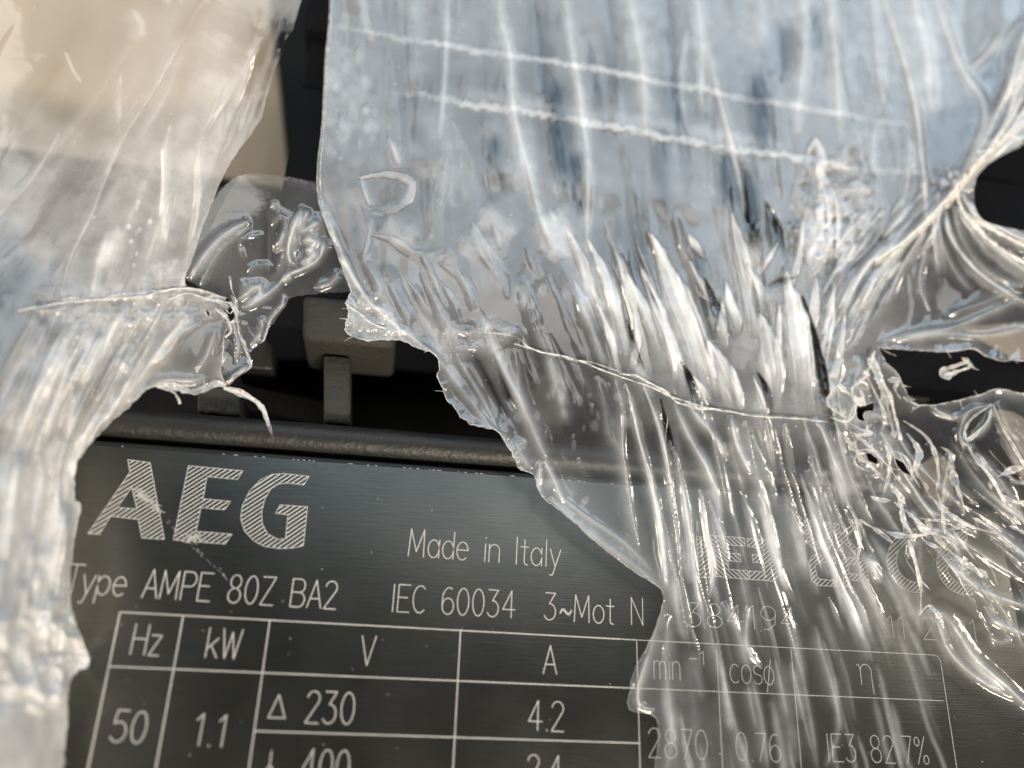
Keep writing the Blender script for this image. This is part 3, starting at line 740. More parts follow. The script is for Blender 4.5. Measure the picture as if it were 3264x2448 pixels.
big.base([(1100, 100, 4.5), (1700, 100, 3.2), (2300, 250, 2.8), (2900, 200, 4), (3200, 200, 6), (1150, 600, 4.5), (1700, 600, 3), (2300, 700, 3), (2800, 700, 4.5), (3050, 600, 7), (3250, 600, 8), (1200, 1000, 4.2), (1600, 1000, 3.6),
          (2000, 1000, 3.2), (2500, 1000, 3.4), (3000, 1000, 4.5), (1450, 1250, 3), (1650, 1350, 2.4), (2000, 1350, 2.2), (2500, 1350, 2.2), (3000, 1350, 3.2), (1750, 1600, 2.0), (2200, 1600, .9), (2700, 1600, .9), (3100, 1600, 3.0),
          (2100, 1900, 1.6), (2500, 1900, .5), (2900, 1900, .8), (3200, 1900, 1.6), (2080, 2200, 1.4), (2400, 2300, .4), (2800, 2300, .4), (3200, 2300, 1.0)],
         [(1090, 300, .30), (1060, 600, .2), (1350, 250, .15), (1500, 80, .28), (1700, 250, .17), (2000, 300, .19), (2000, 60, .28), (2500, 200, .25), (2900, 200, .28), (1150, 800, .11), (1500, 500, .17), (1500, 750, .18), (1900, 650, .18), (2100, 850, .16), (2250, 1000, .24), (2550, 1000, .28), (2550, 1250, .24), (2300, 1200, .20), (2700, 700, .22),
          (1700, 1200, .045), (1850, 1400, .04), (1550, 1000, .15), (1350, 1000, .15), (2300, 1500, .04), (2500, 1600, .05), (2150, 1800, .08), (2700, 1500, .06), (2450, 2000, .025), (2800, 2200, .012), (2500, 2200, .015), (2300, 2150, .03), (2150, 2300, .08), (3150, 900, .06), (3150, 300, .24),
          (3100, 1500, .03), (2900, 1450, .04), (3000, 1700, .04), (3150, 2000, .02), (3100, 2300, .012), (2650, 2400, .012), (1550, 1250, .10), (1750, 1600, .14), (1950, 1550, .04)])
B = big.fold
# creases over the lid and box edges
B([(1060, 82), (1200, 106), (1420, 145), (1640, 180), (1860, 212), (2060, 250), (2250, 286), (2450, 325), (2650, 357), (2800, 385), (2940, 405)], 8, .12, .36, 'flat', jit=7)
B([(1230, 282), (1320, 300), (1460, 326), (1640, 352), (1860, 391), (2080, 427), (2250, 461), (2450, 492), (2560, 507), (2760, 535), (2970, 560)], 10, .14, .38, 'flat', jit=11)
B([(1400, 285), (1640, 322), (1860, 358), (2080, 392), (2250, 425), (2560, 470)], 24, .1, .14, 'round')
B([(1150, 470), (1500, 520), (2000, 600), (2600, 700)], 70, .3, .04, 'round')
# long folds in the upper part
for pts, wd, h, hz in [
    ([(1425, -60), (1422, 140), (1415, 280), (1400, 450)], 5, .12, .16), ([(1150, -60), (1170, 80), (1200, 140)], 14, .2, .12), ([(1300, -60), (1330, 120), (1320, 280)], 40, .3, .08), ([(1520, -60), (1540, 150), (1550, 330)], 40, -.3, -.04),
    ([(1590, -60), (1600, 60), (1625, 160), (1630, 250), (1640, 360), (1660, 450), (1690, 560), (1720, 680), (1780, 800)], 13, .40, .24),
    ([(1795, -60), (1820, 120), (1840, 260), (1860, 400), (1875, 520), (1872, 700), (1868, 830)], 12, .34, .22), ([(1700, -60), (1720, 150), (1740, 330)], 30, -.35, -.08),
    ([(2000, -60), (2030, 100), (2050, 240), (2055, 430)], 17, .35, .2), ([(1930, -60), (1950, 140), (1960, 330)], 34, -.35, -.08), ([(2120, -60), (2140, 140), (2150, 330)], 34, -.35, -.08),
    ([(2215, -60), (2240, 150), (2235, 340)], 16, .3, .2), ([(2190, 80), (2170, 250), (2185, 400)], 9, .25, .14), ([(2255, 150), (2290, 300), (2330, 440), (2350, 540), (2380, 690)], 8, .35, .26), ([(2340, 480), (2380, 580), (2400, 740)], 12, -.4, -.16),
    ([(2570, -60), (2560, 200), (2545, 330), (2540, 430)], 20, .3, .2), ([(2640, -60), (2660, 160), (2670, 300), (2680, 450)], 14, .35, .22), ([(2780, -60), (2800, 200), (2820, 330)], 14, .3, .18), ([(2420, -60), (2430, 160)], 36, .3, .1), ([(2480, 60), (2500, 260)], 36, -.4, -.12),
    ([(2800, -60), (2860, 120), (2900, 260), (2925, 380), (2935, 480), (2945, 560), (2950, 640)], 11, .6, .3), ([(2900, -60), (2950, 130), (2960, 260), (2970, 360)], 26, .5, .3), ([(2975, -60), (3030, 130), (3080, 240), (3130, 310), (3140, 380), (3110, 470), (3070, 560)], 13, .5, .3),
    ([(3190, 100), (3150, 170), (3090, 220)], 10, .4, .25), ([(3264, 60), (3210, 140), (3190, 260)], 14, .4, .2),
    ([(2790, 380), (2780, 480), (2785, 560)], 16, .2, .12), ([(2880, 400), (2900, 500), (2880, 640), (2820, 760)], 16, .3, .14)]:
    B(pts, wd * 1.15, h, hz * (1.55 if hz > 0 else 1.6))
for pts, wd, h, hz in [([(3056, 604), (3096, 668), (3166, 722), (3264, 775), (3390, 830)], 34, 1.2, .55), ([(3045, 620), (3076, 700), (3146, 790), (3264, 880), (3390, 950)], 30, .9, .42), ([(3010, 650), (3030, 760), (3100, 870), (3200, 940), (3330, 1000)], 20, .8, .46), ([(3390, 40), (3264, 190), (3212, 350), (3140, 470), (3066, 585)], 34, 1.2, .6), ([(3390, 230), (3264, 385), (3190, 465), (3116, 535), (3052, 610)], 40, 1.3, .7), ([(3000, 660), (2950, 760), (2880, 850)], 26, .8, .3), ([(2990, 680), (2985, 780), (3010, 880)], 18, .6, .3), ([(3150, 760), (3264, 840), (3390, 890)], 16, -.5, -.25), ([(3264, 330), (3180, 450), (3100, 545)], 10, -.5, -.3)]:
    B(pts, wd, h, hz, 'blade', taper=False)
# bundle pulled into the knot at the right
for pts, wd, h, hz in [
    ([(3390, -60), (3264, 130), (3230, 250), (3190, 350), (3140, 450), (3090, 540), (3030, 620), (2960, 700), (2880, 770), (2780, 830)], 10, 1.0, .42),
    ([(3390, 60), (3264, 200), (3200, 400), (3120, 510), (3060, 590)], 12, 1.3, .45), ([(3390, 200), (3264, 350), (3190, 450), (3110, 530), (3050, 610), (3020, 660)], 18, 1.5, .5), ([(3264, 290), (3180, 440), (3080, 560)], 8, 1.0, .4),
    ([(3240, 180), (3190, 330), (3120, 470), (3080, 540)], 7, .9, .4), ([(3330, 330), (3230, 410), (3150, 490), (3070, 580)], 7, .9, .4), ([(3300, 440), (3210, 440), (3140, 505)], 8, .5, .2),
    ([(3050, 600), (3090, 668), (3160, 715), (3264, 765), (3390, 820)], 20, 1.2, .36), ([(3040, 610), (3060, 690), (3130, 760), (3264, 860), (3390, 930)], 15, .8, .28), ([(3000, 640), (3020, 740), (3080, 830), (3160, 900), (3264, 960)], 8, .7, .34),
    ([(2990, 660), (3000, 760), (3040, 860), (3100, 930)], 8, .5, .2), ([(2975, 660), (2975, 780), (2990, 880)], 8, .5, .22), ([(2945, 560), (2952, 700)], 10, .8, .35), ([(3030, 620), (3060, 750), (3140, 860), (3264, 920)], 10, .6, .2),
    ([(3020, 580), (2960, 650), (2890, 720), (2830, 790), (2760, 850), (2700, 960), (2660, 1050)], 12, .9, .3), ([(3010, 620), (2930, 720), (2850, 810), (2780, 900), (2740, 1000)], 9, .8, .28), ([(3000, 650), (2920, 770), (2860, 880), (2820, 980)], 9, .7, .25),
    ([(2950, 600), (2890, 680), (2830, 740)], 9, .5, .25), ([(2990, 690), (2950, 800), (2930, 900), (2960, 1000)], 10, .6, .2), ([(3264, 960), (3180, 985), (3050, 1040), (2940, 1060), (2800, 1090)], 14, .7, .22), ([(3300, 1040), (3150, 1070), (3000, 1065), (2850, 1090)], 10, .6, .22), ([(3264, 900), (3150, 960), (3000, 1010)], 18, .6, .1)]:
    B(pts, wd, h, hz, 'ridge')
big.spots(2990, 590, 45, 50, 14, (5, 12), .5, 8, .3); big.spots(3030, 560, 25, 20, 6, (8, 16), .5, 18, .4)
# left part: loop (its highlight put into the haze), soft warm folds, rolled border
B([(1140, 568), (1200, 560), (1260, 560), (1312, 585), (1295, 640), (1240, 668), (1180, 668)], 17, .5, .40, 'blade', jit=3); B([(1150, 566), (1162, 610), (1185, 662)], 7, .35, .34)
B([(1182, 690), (1178, 740), (1165, 800), (1150, 830)], 5, .15, .12); B([(1240, 440), (1275, 530)], 8, .2, .3)
for pts, wd, h, hz in [([(1330, 290), (1390, 420), (1430, 560), (1450, 660)], 26, .35, .10), ([(1440, 380), (1470, 480), (1500, 620), (1510, 720)], 20, .3, .1), ([(1430, 480), (1400, 600), (1385, 700), (1400, 800)], 18, .3, .1), ([(1540, 520), (1620, 545), (1680, 555)], 22, .3, .1),
    ([(1530, 660), (1590, 715), (1645, 755)], 26, .5, .22), ([(1725, 680), (1775, 770), (1800, 830)], 24, .5, .28), ([(1750, 660), (1775, 730)], 10, .4, .3), ([(1340, 740), (1290, 770), (1250, 720), (1230, 690)], 24, .4, .22), ([(1180, 750), (1250, 765), (1310, 810), (1370, 820), (1440, 790)], 13, .4, .2),
    ([(1500, 700), (1540, 800), (1600, 880), (1640, 900)], 20, .45, .22), ([(1460, 760), (1540, 790), (1620, 770)], 22, .4, .14), ([(1290, 880), (1340, 960), (1380, 1020)], 5, .2, .24), ([(1380, 880), (1450, 960), (1500, 1010)], 8, .25, .16), ([(1400, 840), (1480, 900), (1520, 1020)], 14, .3, .14), ([(1110, 560), (1160, 700), (1180, 850), (1260, 950)], 24, .3, .06)]:
    B(pts, wd * 1.5, h * .55, hz * .9, 'blade' if wd < 21 else 'round')
B([(1018, 640), (1045, 720), (1088, 820), (1125, 910), (1180, 975)], 20, .5, .20, 'flat'); B([(1075, 790), (1130, 895), (1200, 985), (1300, 1065), (1400, 1140)], 7, .4, .34); B([(1045, 700), (1110, 850), (1170, 960)], 6, .4, .25)
big.crumple([(1105, 960), (1200, 940), (1290, 1050), (1250, 1085), (1120, 1060)], .35, 40, .22, 21, 30); big.crumple([(1400, 1050), (1560, 1020), (1650, 1060), (1560, 1120), (1420, 1140)], .25, 45, .14, 22, 40)
# flap that hangs from the tear down to the plate
for pts, wd, h, hz in [([(1400, 1145), (1470, 1240), (1540, 1330), (1600, 1400)], 12, .5, .16), ([(1545, 1065), (1590, 1150), (1650, 1262), (1700, 1370), (1745, 1480)], 17, .8, .34), ([(1500, 1110), (1560, 1220), (1620, 1340)], 9, -.4, -.08), ([(1450, 1130), (1520, 1240), (1590, 1370)], 6, .3, .2), ([(1560, 1090), (1600, 1200), (1640, 1310)], 10, -.5, -.14),
    ([(1722, 1470), (1715, 1560), (1735, 1590)], 8, .5, .36), ([(1735, 1465), (1770, 1540), (1795, 1605)], 8, .7, .42), ([(1750, 1590), (1840, 1670), (1950, 1750), (2060, 1830), (2115, 1900)], 26, .8, .25), ([(1760, 1560), (1860, 1640), (1980, 1720), (2080, 1820)], 9, .5, .22),
    ([(2112, 1900), (2075, 2060), (2035, 2190), (2040, 2255)], 18, .7, .22), ([(2130, 1960), (2120, 2120), (2140, 2300), (2120, 2500)], 16, .6, .2), ([(2060, 2090), (2030, 2230), (2090, 2270)], 9, .5, .2), ([(1640, 1400), (1680, 1480), (1700, 1500)], 12, .4, .2),
    ([(1640, 1110), (1660, 1250), (1680, 1380)], 12, .2, .12), ([(1745, 1140), (1770, 1220), (1790, 1290), (1810, 1360)], 20, .25, .14), ([(1900, 1200), (1925, 1280), (1940, 1380), (1980, 1440)], 13, .2, .12)]:
    B(pts, wd, h, hz)
GUIDE = [(1750, 650, .45, 1), (1800, 900, .45, 1), (2000, 700, .3, 1), (2050, 1000, .42, 1), (2300, 700, .22, 1), (2300, 1000, .35, 1), (2500, 800, .05, 1), (2520, 1100, .12, 1), (2650, 800, -.25, 1), (2680, 1000, -.28, 1), (2000, 1300, .2, 1), (2150, 1450, .2, 1), (2350, 1450, .3, 1), (2550, 1450, .25, 1), (2200, 1700, .12, 1),
         (2450, 1700, .25, 1), (2700, 1800, .42, 1), (2900, 1700, .8, 1), (2950, 1900, .45, 1), (3100, 1650, 1, .55), (2300, 2200, .15, 1), (2550, 2200, .18, 1), (2800, 2200, .22, 1), (3100, 2200, .5, 1), (3000, 1400, .7, 1), (3150, 1450, .6, 1)]
big.streaks([(1700, 560), (2300, 600), (2720, 640), (2740, 1000), (2650, 1320), (2050, 1260), (1800, 900)], 16, GUIDE, (12, 30), (.15, .5), (.06, .26), (90, 300), 11)
for pts, wd, h, hz in [  # pleats: haze whitens them in place of bright mirrored light
    ([(2060, 730), (2110, 830), (2160, 960), (2205, 1070), (2235, 1180), (2250, 1280)], 44, 1.0, .40), ([(2030, 830), (2085, 960), (2130, 1080), (2165, 1180), (2190, 1260)], 20, .7, .42), ([(1990, 860), (2040, 960), (2075, 1060), (2095, 1130)], 16, .6, .36), ([(1960, 800), (2000, 930), (2030, 1040), (2060, 1160), (2070, 1230)], 15, .6, .34),
    ([(2325, 660), (2350, 770), (2375, 870), (2395, 980), (2400, 1080)], 30, .9, .40), ([(2370, 830), (2420, 920), (2455, 970)], 13, .6, .40), ([(2190, 740), (2225, 795), (2255, 835)], 11, .5, .42), ([(2195, 830), (2235, 910), (2275, 985), (2290, 1010)], 12, .5, .38), ([(2310, 880), (2322, 960), (2345, 1010), (2350, 1070)], 15, .6, .42), ([(2300, 960), (2300, 1040), (2310, 1120)], 16, .5, .3),
    ([(2483, 955), (2480, 1060), (2477, 1150)], 9, .6, .50), ([(2500, 850), (2525, 980), (2545, 1100), (2555, 1200), (2560, 1320)], 44, .8, .36), ([(2560, 690), (2545, 800), (2520, 900), (2500, 960)], 13, .6, .36), ([(2600, 520), (2635, 640), (2640, 760), (2620, 860)], 34, .9, .42), ([(2570, 500), (2600, 450), (2620, 520), (2600, 600)], 16, .5, .3), ([(2480, 770), (2440, 830), (2410, 880)], 9, .5, .34),
    ([(2420, 1000), (2450, 1110), (2460, 1220), (2455, 1320)], 36, .6, .3), ([(2250, 1080), (2300, 1180), (2330, 1270), (2350, 1320)], 36, .8, .34), ([(2330, 1160), (2350, 1240), (2365, 1310)], 13, .7, .5), ([(2400, 1200), (2425, 1270), (2440, 1320)], 9, .6, .45), ([(2210, 1200), (2260, 1290)], 13, .6, .4), ([(2600, 880), (2590, 980), (2570, 1080)], 20, .6, .34), ([(2660, 900), (2640, 1020), (2625, 1120), (2615, 1190)], 18, .7, .34),
    ([(1800, 720), (1850, 830), (1880, 930), (1900, 1000)], 18, .5, .24), ([(1870, 760), (1930, 880), (1960, 1000), (1980, 1090), (1985, 1180)], 22, .7, .36), ([(1900, 960), (1940, 1060), (1965, 1160), (1985, 1230)], 11, .6, .4), ([(1820, 880), (1870, 980), (1910, 1070)], 14, .4, .22), ([(2020, 1000), (2030, 1090), (2010, 1180)], 10, .5, .4), ([(2110, 1040), (2140, 1130), (2150, 1230)], 12, .6, .38), ([(2690, 1000), (2680, 1100), (2660, 1180), (2640, 1290)], 15, .6, .24)]:
    big.fold(pts, wd * 1.2, h, hz * 1.9, 'blade')
for pts, wd, h, hz in [([(2555, 940), (2590, 1060), (2615, 1180), (2640, 1330), (2670, 1440)], 16, -.7, -.40), ([(2410, 1180), (2440, 1240), (2455, 1330)], 13, -.5, -.3), ([(2245, 890), (2280, 980), (2320, 1060)], 16, -.6, -.3), ([(2170, 1150), (2200, 1220), (2215, 1280)], 11, -.5, -.3), ([(2060, 900), (2100, 1000), (2130, 1060)], 7, -.4, -.3), ([(2395, 870), (2410, 980), (2440, 1090)], 11, -.5, -.26), ([(2000, 1020), (2020, 1110), (2055, 1200)], 10, -.4, -.26), ([(2440, 640), (2470, 760), (2480, 850)], 24, -.5, -.18), ([(2540, 880), (2470, 900), (2440, 930)], 12, -.3, -.2), ([(2660, 760), (2640, 860), (2650, 930)], 20, -.4, -.2)]:
    big.fold(pts, wd * 1.2, h, hz * 1.9, 'blade')
# long pleats that carry on below the stretched strand and over the plate
for pts, wd, h, hz, k in [
    ([(1995, 1225), (2015, 1290), (2032, 1380), (2062, 1500), (2092, 1620), (2110, 1760), (2120, 1880)], 8, .9, .42, 'ridge'), ([(1962, 1215), (1985, 1300), (1985, 1430), (1998, 1520), (2015, 1640), (2040, 1760)], 13, .7, .34, 'lap'), ([(2050, 1230), (2080, 1310), (2102, 1390), (2120, 1480), (2132, 1560), (2140, 1660)], 15, .9, .42, 'blade'), ([(2150, 1285), (2180, 1360), (2212, 1420), (2252, 1490), (2285, 1570), (2300, 1660)], 10, .8, .46, 'ridge'), ([(2190, 1280), (2240, 1350), (2285, 1400), (2320, 1470)], 9, .6, .40, 'ridge'),
    ([(2105, 1270), (2130, 1400), (2152, 1540)], 14, -.7, -.2, 'blade'), ([(2330, 1325), (2342, 1400), (2365, 1455), (2395, 1510)], 11, .8, .5, 'ridge'), ([(2440, 1335), (2450, 1420), (2470, 1500)], 12, .6, .36, 'blade'), ([(2600, 1330), (2640, 1420), (2682, 1530), (2705, 1620)], 13, .8, .34, 'ridge'), ([(2560, 1340), (2590, 1460), (2620, 1560)], 20, .5, .24, 'blade'), ([(2500, 1350), (2510, 1440), (2530, 1540)], 16, .5, .24, 'blade'), ([(2380, 1340), (2400, 1460), (2430, 1580), (2450, 1680)], 22, .6, .26, 'lap'), ([(2660, 1340), (2700, 1450), (2740, 1540), (2760, 1600)], 16, .6, .3, 'blade'),
    ([(2170, 1500), (2180, 1620), (2190, 1740), (2200, 1860)], 12, .6, .26, 'ridge'), ([(2230, 1560), (2250, 1700), (2270, 1820), (2262, 1910)], 7, .7, .42, 'ridge'), ([(2260, 1600), (2300, 1720), (2320, 1800)], 13, .5, .28, 'blade'), ([(2420, 1560), (2450, 1680), (2480, 1800), (2510, 1880)], 9, .6, .34, 'ridge'), ([(2360, 1560), (2400, 1700), (2430, 1830)], 24, .4, .22, 'blade'), ([(2520, 1620), (2550, 1740), (2560, 1830)], 18, .3, .26, 'blade'), ([(2470, 1770), (2500, 1860), (2540, 1930)], 13, .3, .28, 'blade'), ([(2600, 1700), (2660, 1850), (2690, 2000)], 9, .25, .24, 'blade'), ([(2700, 1860), (2750, 1960), (2780, 2060)], 12, .25, .30, 'blade'),
    ([(2700, 1720), (2760, 1870), (2810, 1990), (2840, 2060)], 13, .3, .28, 'blade'), ([(2640, 1900), (2670, 1980), (2690, 2020)], 10, .2, .26, 'blade'), ([(2780, 1780), (2840, 1880), (2870, 1930)], 26, .3, .14, 'blade'), ([(2130, 1700), (2150, 1850), (2160, 1960)], 20, .4, .2, 'lap'), ([(2255, 1980), (2310, 2180), (2350, 2330), (2400, 2480)], 13, .25, .2, 'lap'), ([(2395, 2150), (2430, 2300), (2450, 2460)], 14, .25, .22, 'lap'), ([(2530, 1980), (2560, 2150), (2590, 2320), (2610, 2460)], 12, .2, .18, 'lap'), ([(2490, 2100), (2510, 2280), (2540, 2440)], 24, .2, .12, 'round')]:
    big.fold(pts, wd, h, hz, k)
big.streaks([(1780, 700), (2300, 640), (2740, 760), (2720, 1290), (2050, 1230)], 12, GUIDE, (9, 22), (.3, .8), (.08, .34), (200, 520), 12, ('blade', 'ridge', 'lap'))
big.streaks([(1150, 800), (1900, 560), (2050, 1180), (1700, 1060), (1250, 1040)], 46, [(1300, 950, .5, 1), (1600, 850, .45, 1), (1900, 800, .4, 1)], (8, 24), (.1, .35), (.03, .18), (120, 340), 27, ('blade', 'lap', 'round'))
big.streaks([(2750, 1380), (3300, 1330), (3300, 1950), (2950, 1750)], 70, GUIDE, (4, 12), (.3, 1.0), (.02, .30), (120, 380), 28, ('ridge', 'lap', 'blade'))
big.streaks([(2000, 1270), (2700, 1340), (2780, 1500), (2700, 1700), (2150, 1750), (2050, 1500)], 24, GUIDE, (4, 9), (.2, .6), (.08, .36), (260, 640), 13, ('ridge', 'lap'))
big.streaks([(1990, 1270), (2700, 1340), (2800, 1550), (2150, 1650)], 14, GUIDE, (14, 30), (.2, .5), (.14, .32), (160, 420), 23, ('blade', 'lap'))
big.streaks([(2100, 1650), (2900, 1650), (3000, 2000), (2950, 2448), (2100, 2448)], 80, GUIDE, (5, 15), (.02, .10), (.02, .20), (140, 440), 14, ('lap', 'round', 'blade'))
big.streaks([(2200, 1600), (2650, 1600), (2850, 1850), (2300, 1900)], 15, GUIDE, (10, 24), (.03, .12), (.06, .24), (120, 320), 15, ('blade', 'lap'))
big.streaks([(1080, 20), (2800, 20), (2800, 520), (1500, 560), (1080, 300)], 70, [(1200, 200, .05, 1), (1800, 200, .12, 1), (2500, 200, .08, 1), (2800, 300, .2, 1)], (10, 34), (.05, .2), (-.05, .10), (150, 500), 16, ('lap', 'round', 'blade'))
big.streaks([(1500, 20), (2800, 20), (2800, 900), (1900, 700), (1500, 560)], 34, [(1200, 200, .05, 1), (1800, 200, .12, 1), (2500, 200, .08, 1), (2800, 300, .2, 1)], (22, 50), (.05, .15), (-.20, -.10), (150, 400), 26, ('round', 'blade'))
big.streaks([(2680, 640), (2960, 620), (2820, 1000), (2650, 1050)], 60, [(2800, 800, -.8, 1), (2700, 950, -.5, 1)], (4, 11), (.2, .6), (.05, .32), (50, 200), 17)
big.crumple([(2560, 520), (2740, 480), (2800, 700), (2700, 860), (2520, 800)], .5, 70, .22, 31, 60)
big.crumple([(2600, 1180), (2740, 1160), (2860, 1380), (2900, 1560), (2860, 1660), (2740, 1480), (2660, 1380)], .5, 90, .2, 33, 60, 2)
# bright fold lines at the right
for pts, wd, h, hz in [([(2955, 1950), (3010, 1960), (3060, 2030), (3110, 2100), (3200, 2180), (3264, 2240), (3350, 2300)], 14, 1.3, .4), ([(2950, 1950), (2990, 1990), (3020, 2070), (3100, 2150), (3230, 2230)], 9, 1.0, .4), ([(3060, 2040), (3120, 2130), (3200, 2200)], 14, .4, .3), ([(3140, 1930), (3170, 1980), (3264, 2020), (3390, 2080)], 12, .8, .34),
    ([(2960, 1730), (3040, 1810), (3130, 1880), (3264, 1930), (3390, 1980)], 11, 1.0, .34), ([(2980, 1680), (3060, 1720), (3180, 1800), (3264, 1850)], 9, .6, .22), ([(2990, 1700), (3040, 1740), (3070, 1810), (3090, 1830)], 10, .7, .3), ([(2770, 1770), (2790, 1830), (2810, 1860)], 9, .7, .34), ([(2750, 1760), (2800, 1850)], 12, .3, .25),
    ([(2880, 1660), (2910, 1720), (2900, 1760), (2890, 1780)], 9, .6, .3), ([(2930, 1640), (2930, 1800), (2925, 1960), (2930, 2060)], 13, .5, .12), ([(2900, 1620), (2940, 1680), (2960, 1720)], 9, .7, .3), ([(2850, 1350), (2880, 1420), (2940, 1500), (3010, 1560), (3080, 1640)], 10, .9, .3), ([(2790, 1350), (2850, 1450), (2900, 1540), (2960, 1620), (3060, 1680)], 9, .8, .26),
    ([(3180, 1280), (3200, 1340), (3264, 1450), (3340, 1560)], 12, .7, .2), ([(3160, 1290), (3090, 1310), (3060, 1370), (3070, 1420), (3100, 1440)], 8, .7, .28), ([(3160, 1300), (3150, 1350), (3100, 1400)], 8, .6, .28), ([(3060, 1450), (3140, 1500), (3200, 1600), (3264, 1650)], 11, .8, .28), ([(2960, 1300), (3050, 1330), (3080, 1310)], 10, .4, .15), ([(3030, 1440), (3010, 1540), (3000, 1640)], 9, .6, .26),
    ([(3120, 1450), (3180, 1520), (3260, 1640)], 9, .7, .3), ([(3150, 2030), (3190, 2050), (3230, 2030)], 9, .3, .16), ([(2660, 2150), (2670, 2260), (2680, 2330)], 9, .2, .16), ([(2670, 2250), (2668, 2350), (2630, 2448)], 8, .2, .14), ([(2300, 1920), (2350, 2000), (2375, 2100), (2400, 2140)], 18, .5, .22), ([(2385, 1930), (2380, 2060), (2430, 2130)], 8, .7, .34)]:
    B(pts, wd, h, hz)
big.spots(1120, 250, 40, 120, 16, (12, 30), .12, 41, .01); big.spots(1100, 470, 40, 60, 8, (12, 26), .10, 42, .01); big.spots(1800, 1330, 110, 90, 26, (7, 18), .10, 43); big.spots(2550, 1560, 110, 60, 12, (8, 16), .1, 44); big.spots(1700, 1010, 80, 60, 14, (8, 18), .12, 45)
calm = np.clip(idw(big.X, big.Y, [(1100, 200, 1), (2000, 300, .8), (3000, 300, 1), (1300, 700, .45), (1500, 900, .5), (1700, 750, .5), (1800, 1100, .4), (2300, 900, 1), (3000, 900, 1), (2200, 1400, .7), (2700, 1300, 1), (3100, 1450, 1), (1700, 1500, .6), (2050, 2000, .8), (2300, 1750, .25), (2600, 1800, .2), (2900, 1800, .5), (3150, 2000, .5), (2400, 2100, .12), (2800, 2100, .12), (2300, 2400, .12), (2700, 2400, .1), (3100, 2350, .3)], 160), .08, 1)
big.h = big.h * (.35 + .65 * calm) + calm * (.10 * vnoise(big.X / 140, big.Y / 180, 51, 2) + .07 * (1 - 2 * np.abs(vnoise(big.X / 70 + .3 * vnoise(big.X / 90, big.Y / 90, 57, 1), big.Y / 170, 53, 2))) + 0.006 * vnoise(big.X / 22, big.Y / 60, 52, 3))
big.build("stretch_film", M_film, "large crinkled sheet of clear stretch film hanging over the terminal box and nameplate")
big.strand([(1062, -60), (1056, 60), (1044, 200), (1036, 350), (1030, 440), (1022, 520), (1022, 620), (1036, 685)], .06, .1, .5)
big.strand([(1640, 1095), (1720, 1120), (1830, 1145), (1960, 1195), (2080, 1235), (2140, 1265), (2260, 1300), (2400, 1325), (2540, 1335), (2640, 1345)], .07, .5, 3, 2)
big.strand([(1560, 1060), (1650, 1075), (1690, 1110), (1800, 1140), (1900, 1160), (1990, 1190)], .05, .5, 4, 1)
big.strand([(1980, 1190), (2060, 1210), (2120, 1250), (2180, 1290), (2300, 1310)], .09, .45, 9, 2)
big.strand([(1990, 1215), (2015, 1290), (2030, 1380), (2070, 1500), (2090, 1600)], .07, .5, 2, 1)
big.strand([(2130, 1330), (2120, 1420), (2140, 1540), (2160, 1640)], .05, .4, 2, 1)
big.strand([(2650, 1330), (2700, 1345), (2730, 1300), (2715, 1240), (2760, 1200), (2790, 1120)], .10, .6, 5, 2)
big.strand([(2780, 1130), (2830, 1250), (2860, 1350), (2870, 1400)], .16, .5, 6, 3)
big.strand([(2700, 1190), (2650, 1250), (2640, 1290), (2700, 1330)], .12, .5, 4, 1)
big.strand([(3070, 1140), (3090, 1170), (3060, 1180), (3010, 1195)], .16, .2, 5, 2)
big.strand([(1103, 965), (1130, 990), (1190, 1030), (1230, 1050)], .05, .4, 6, 3)
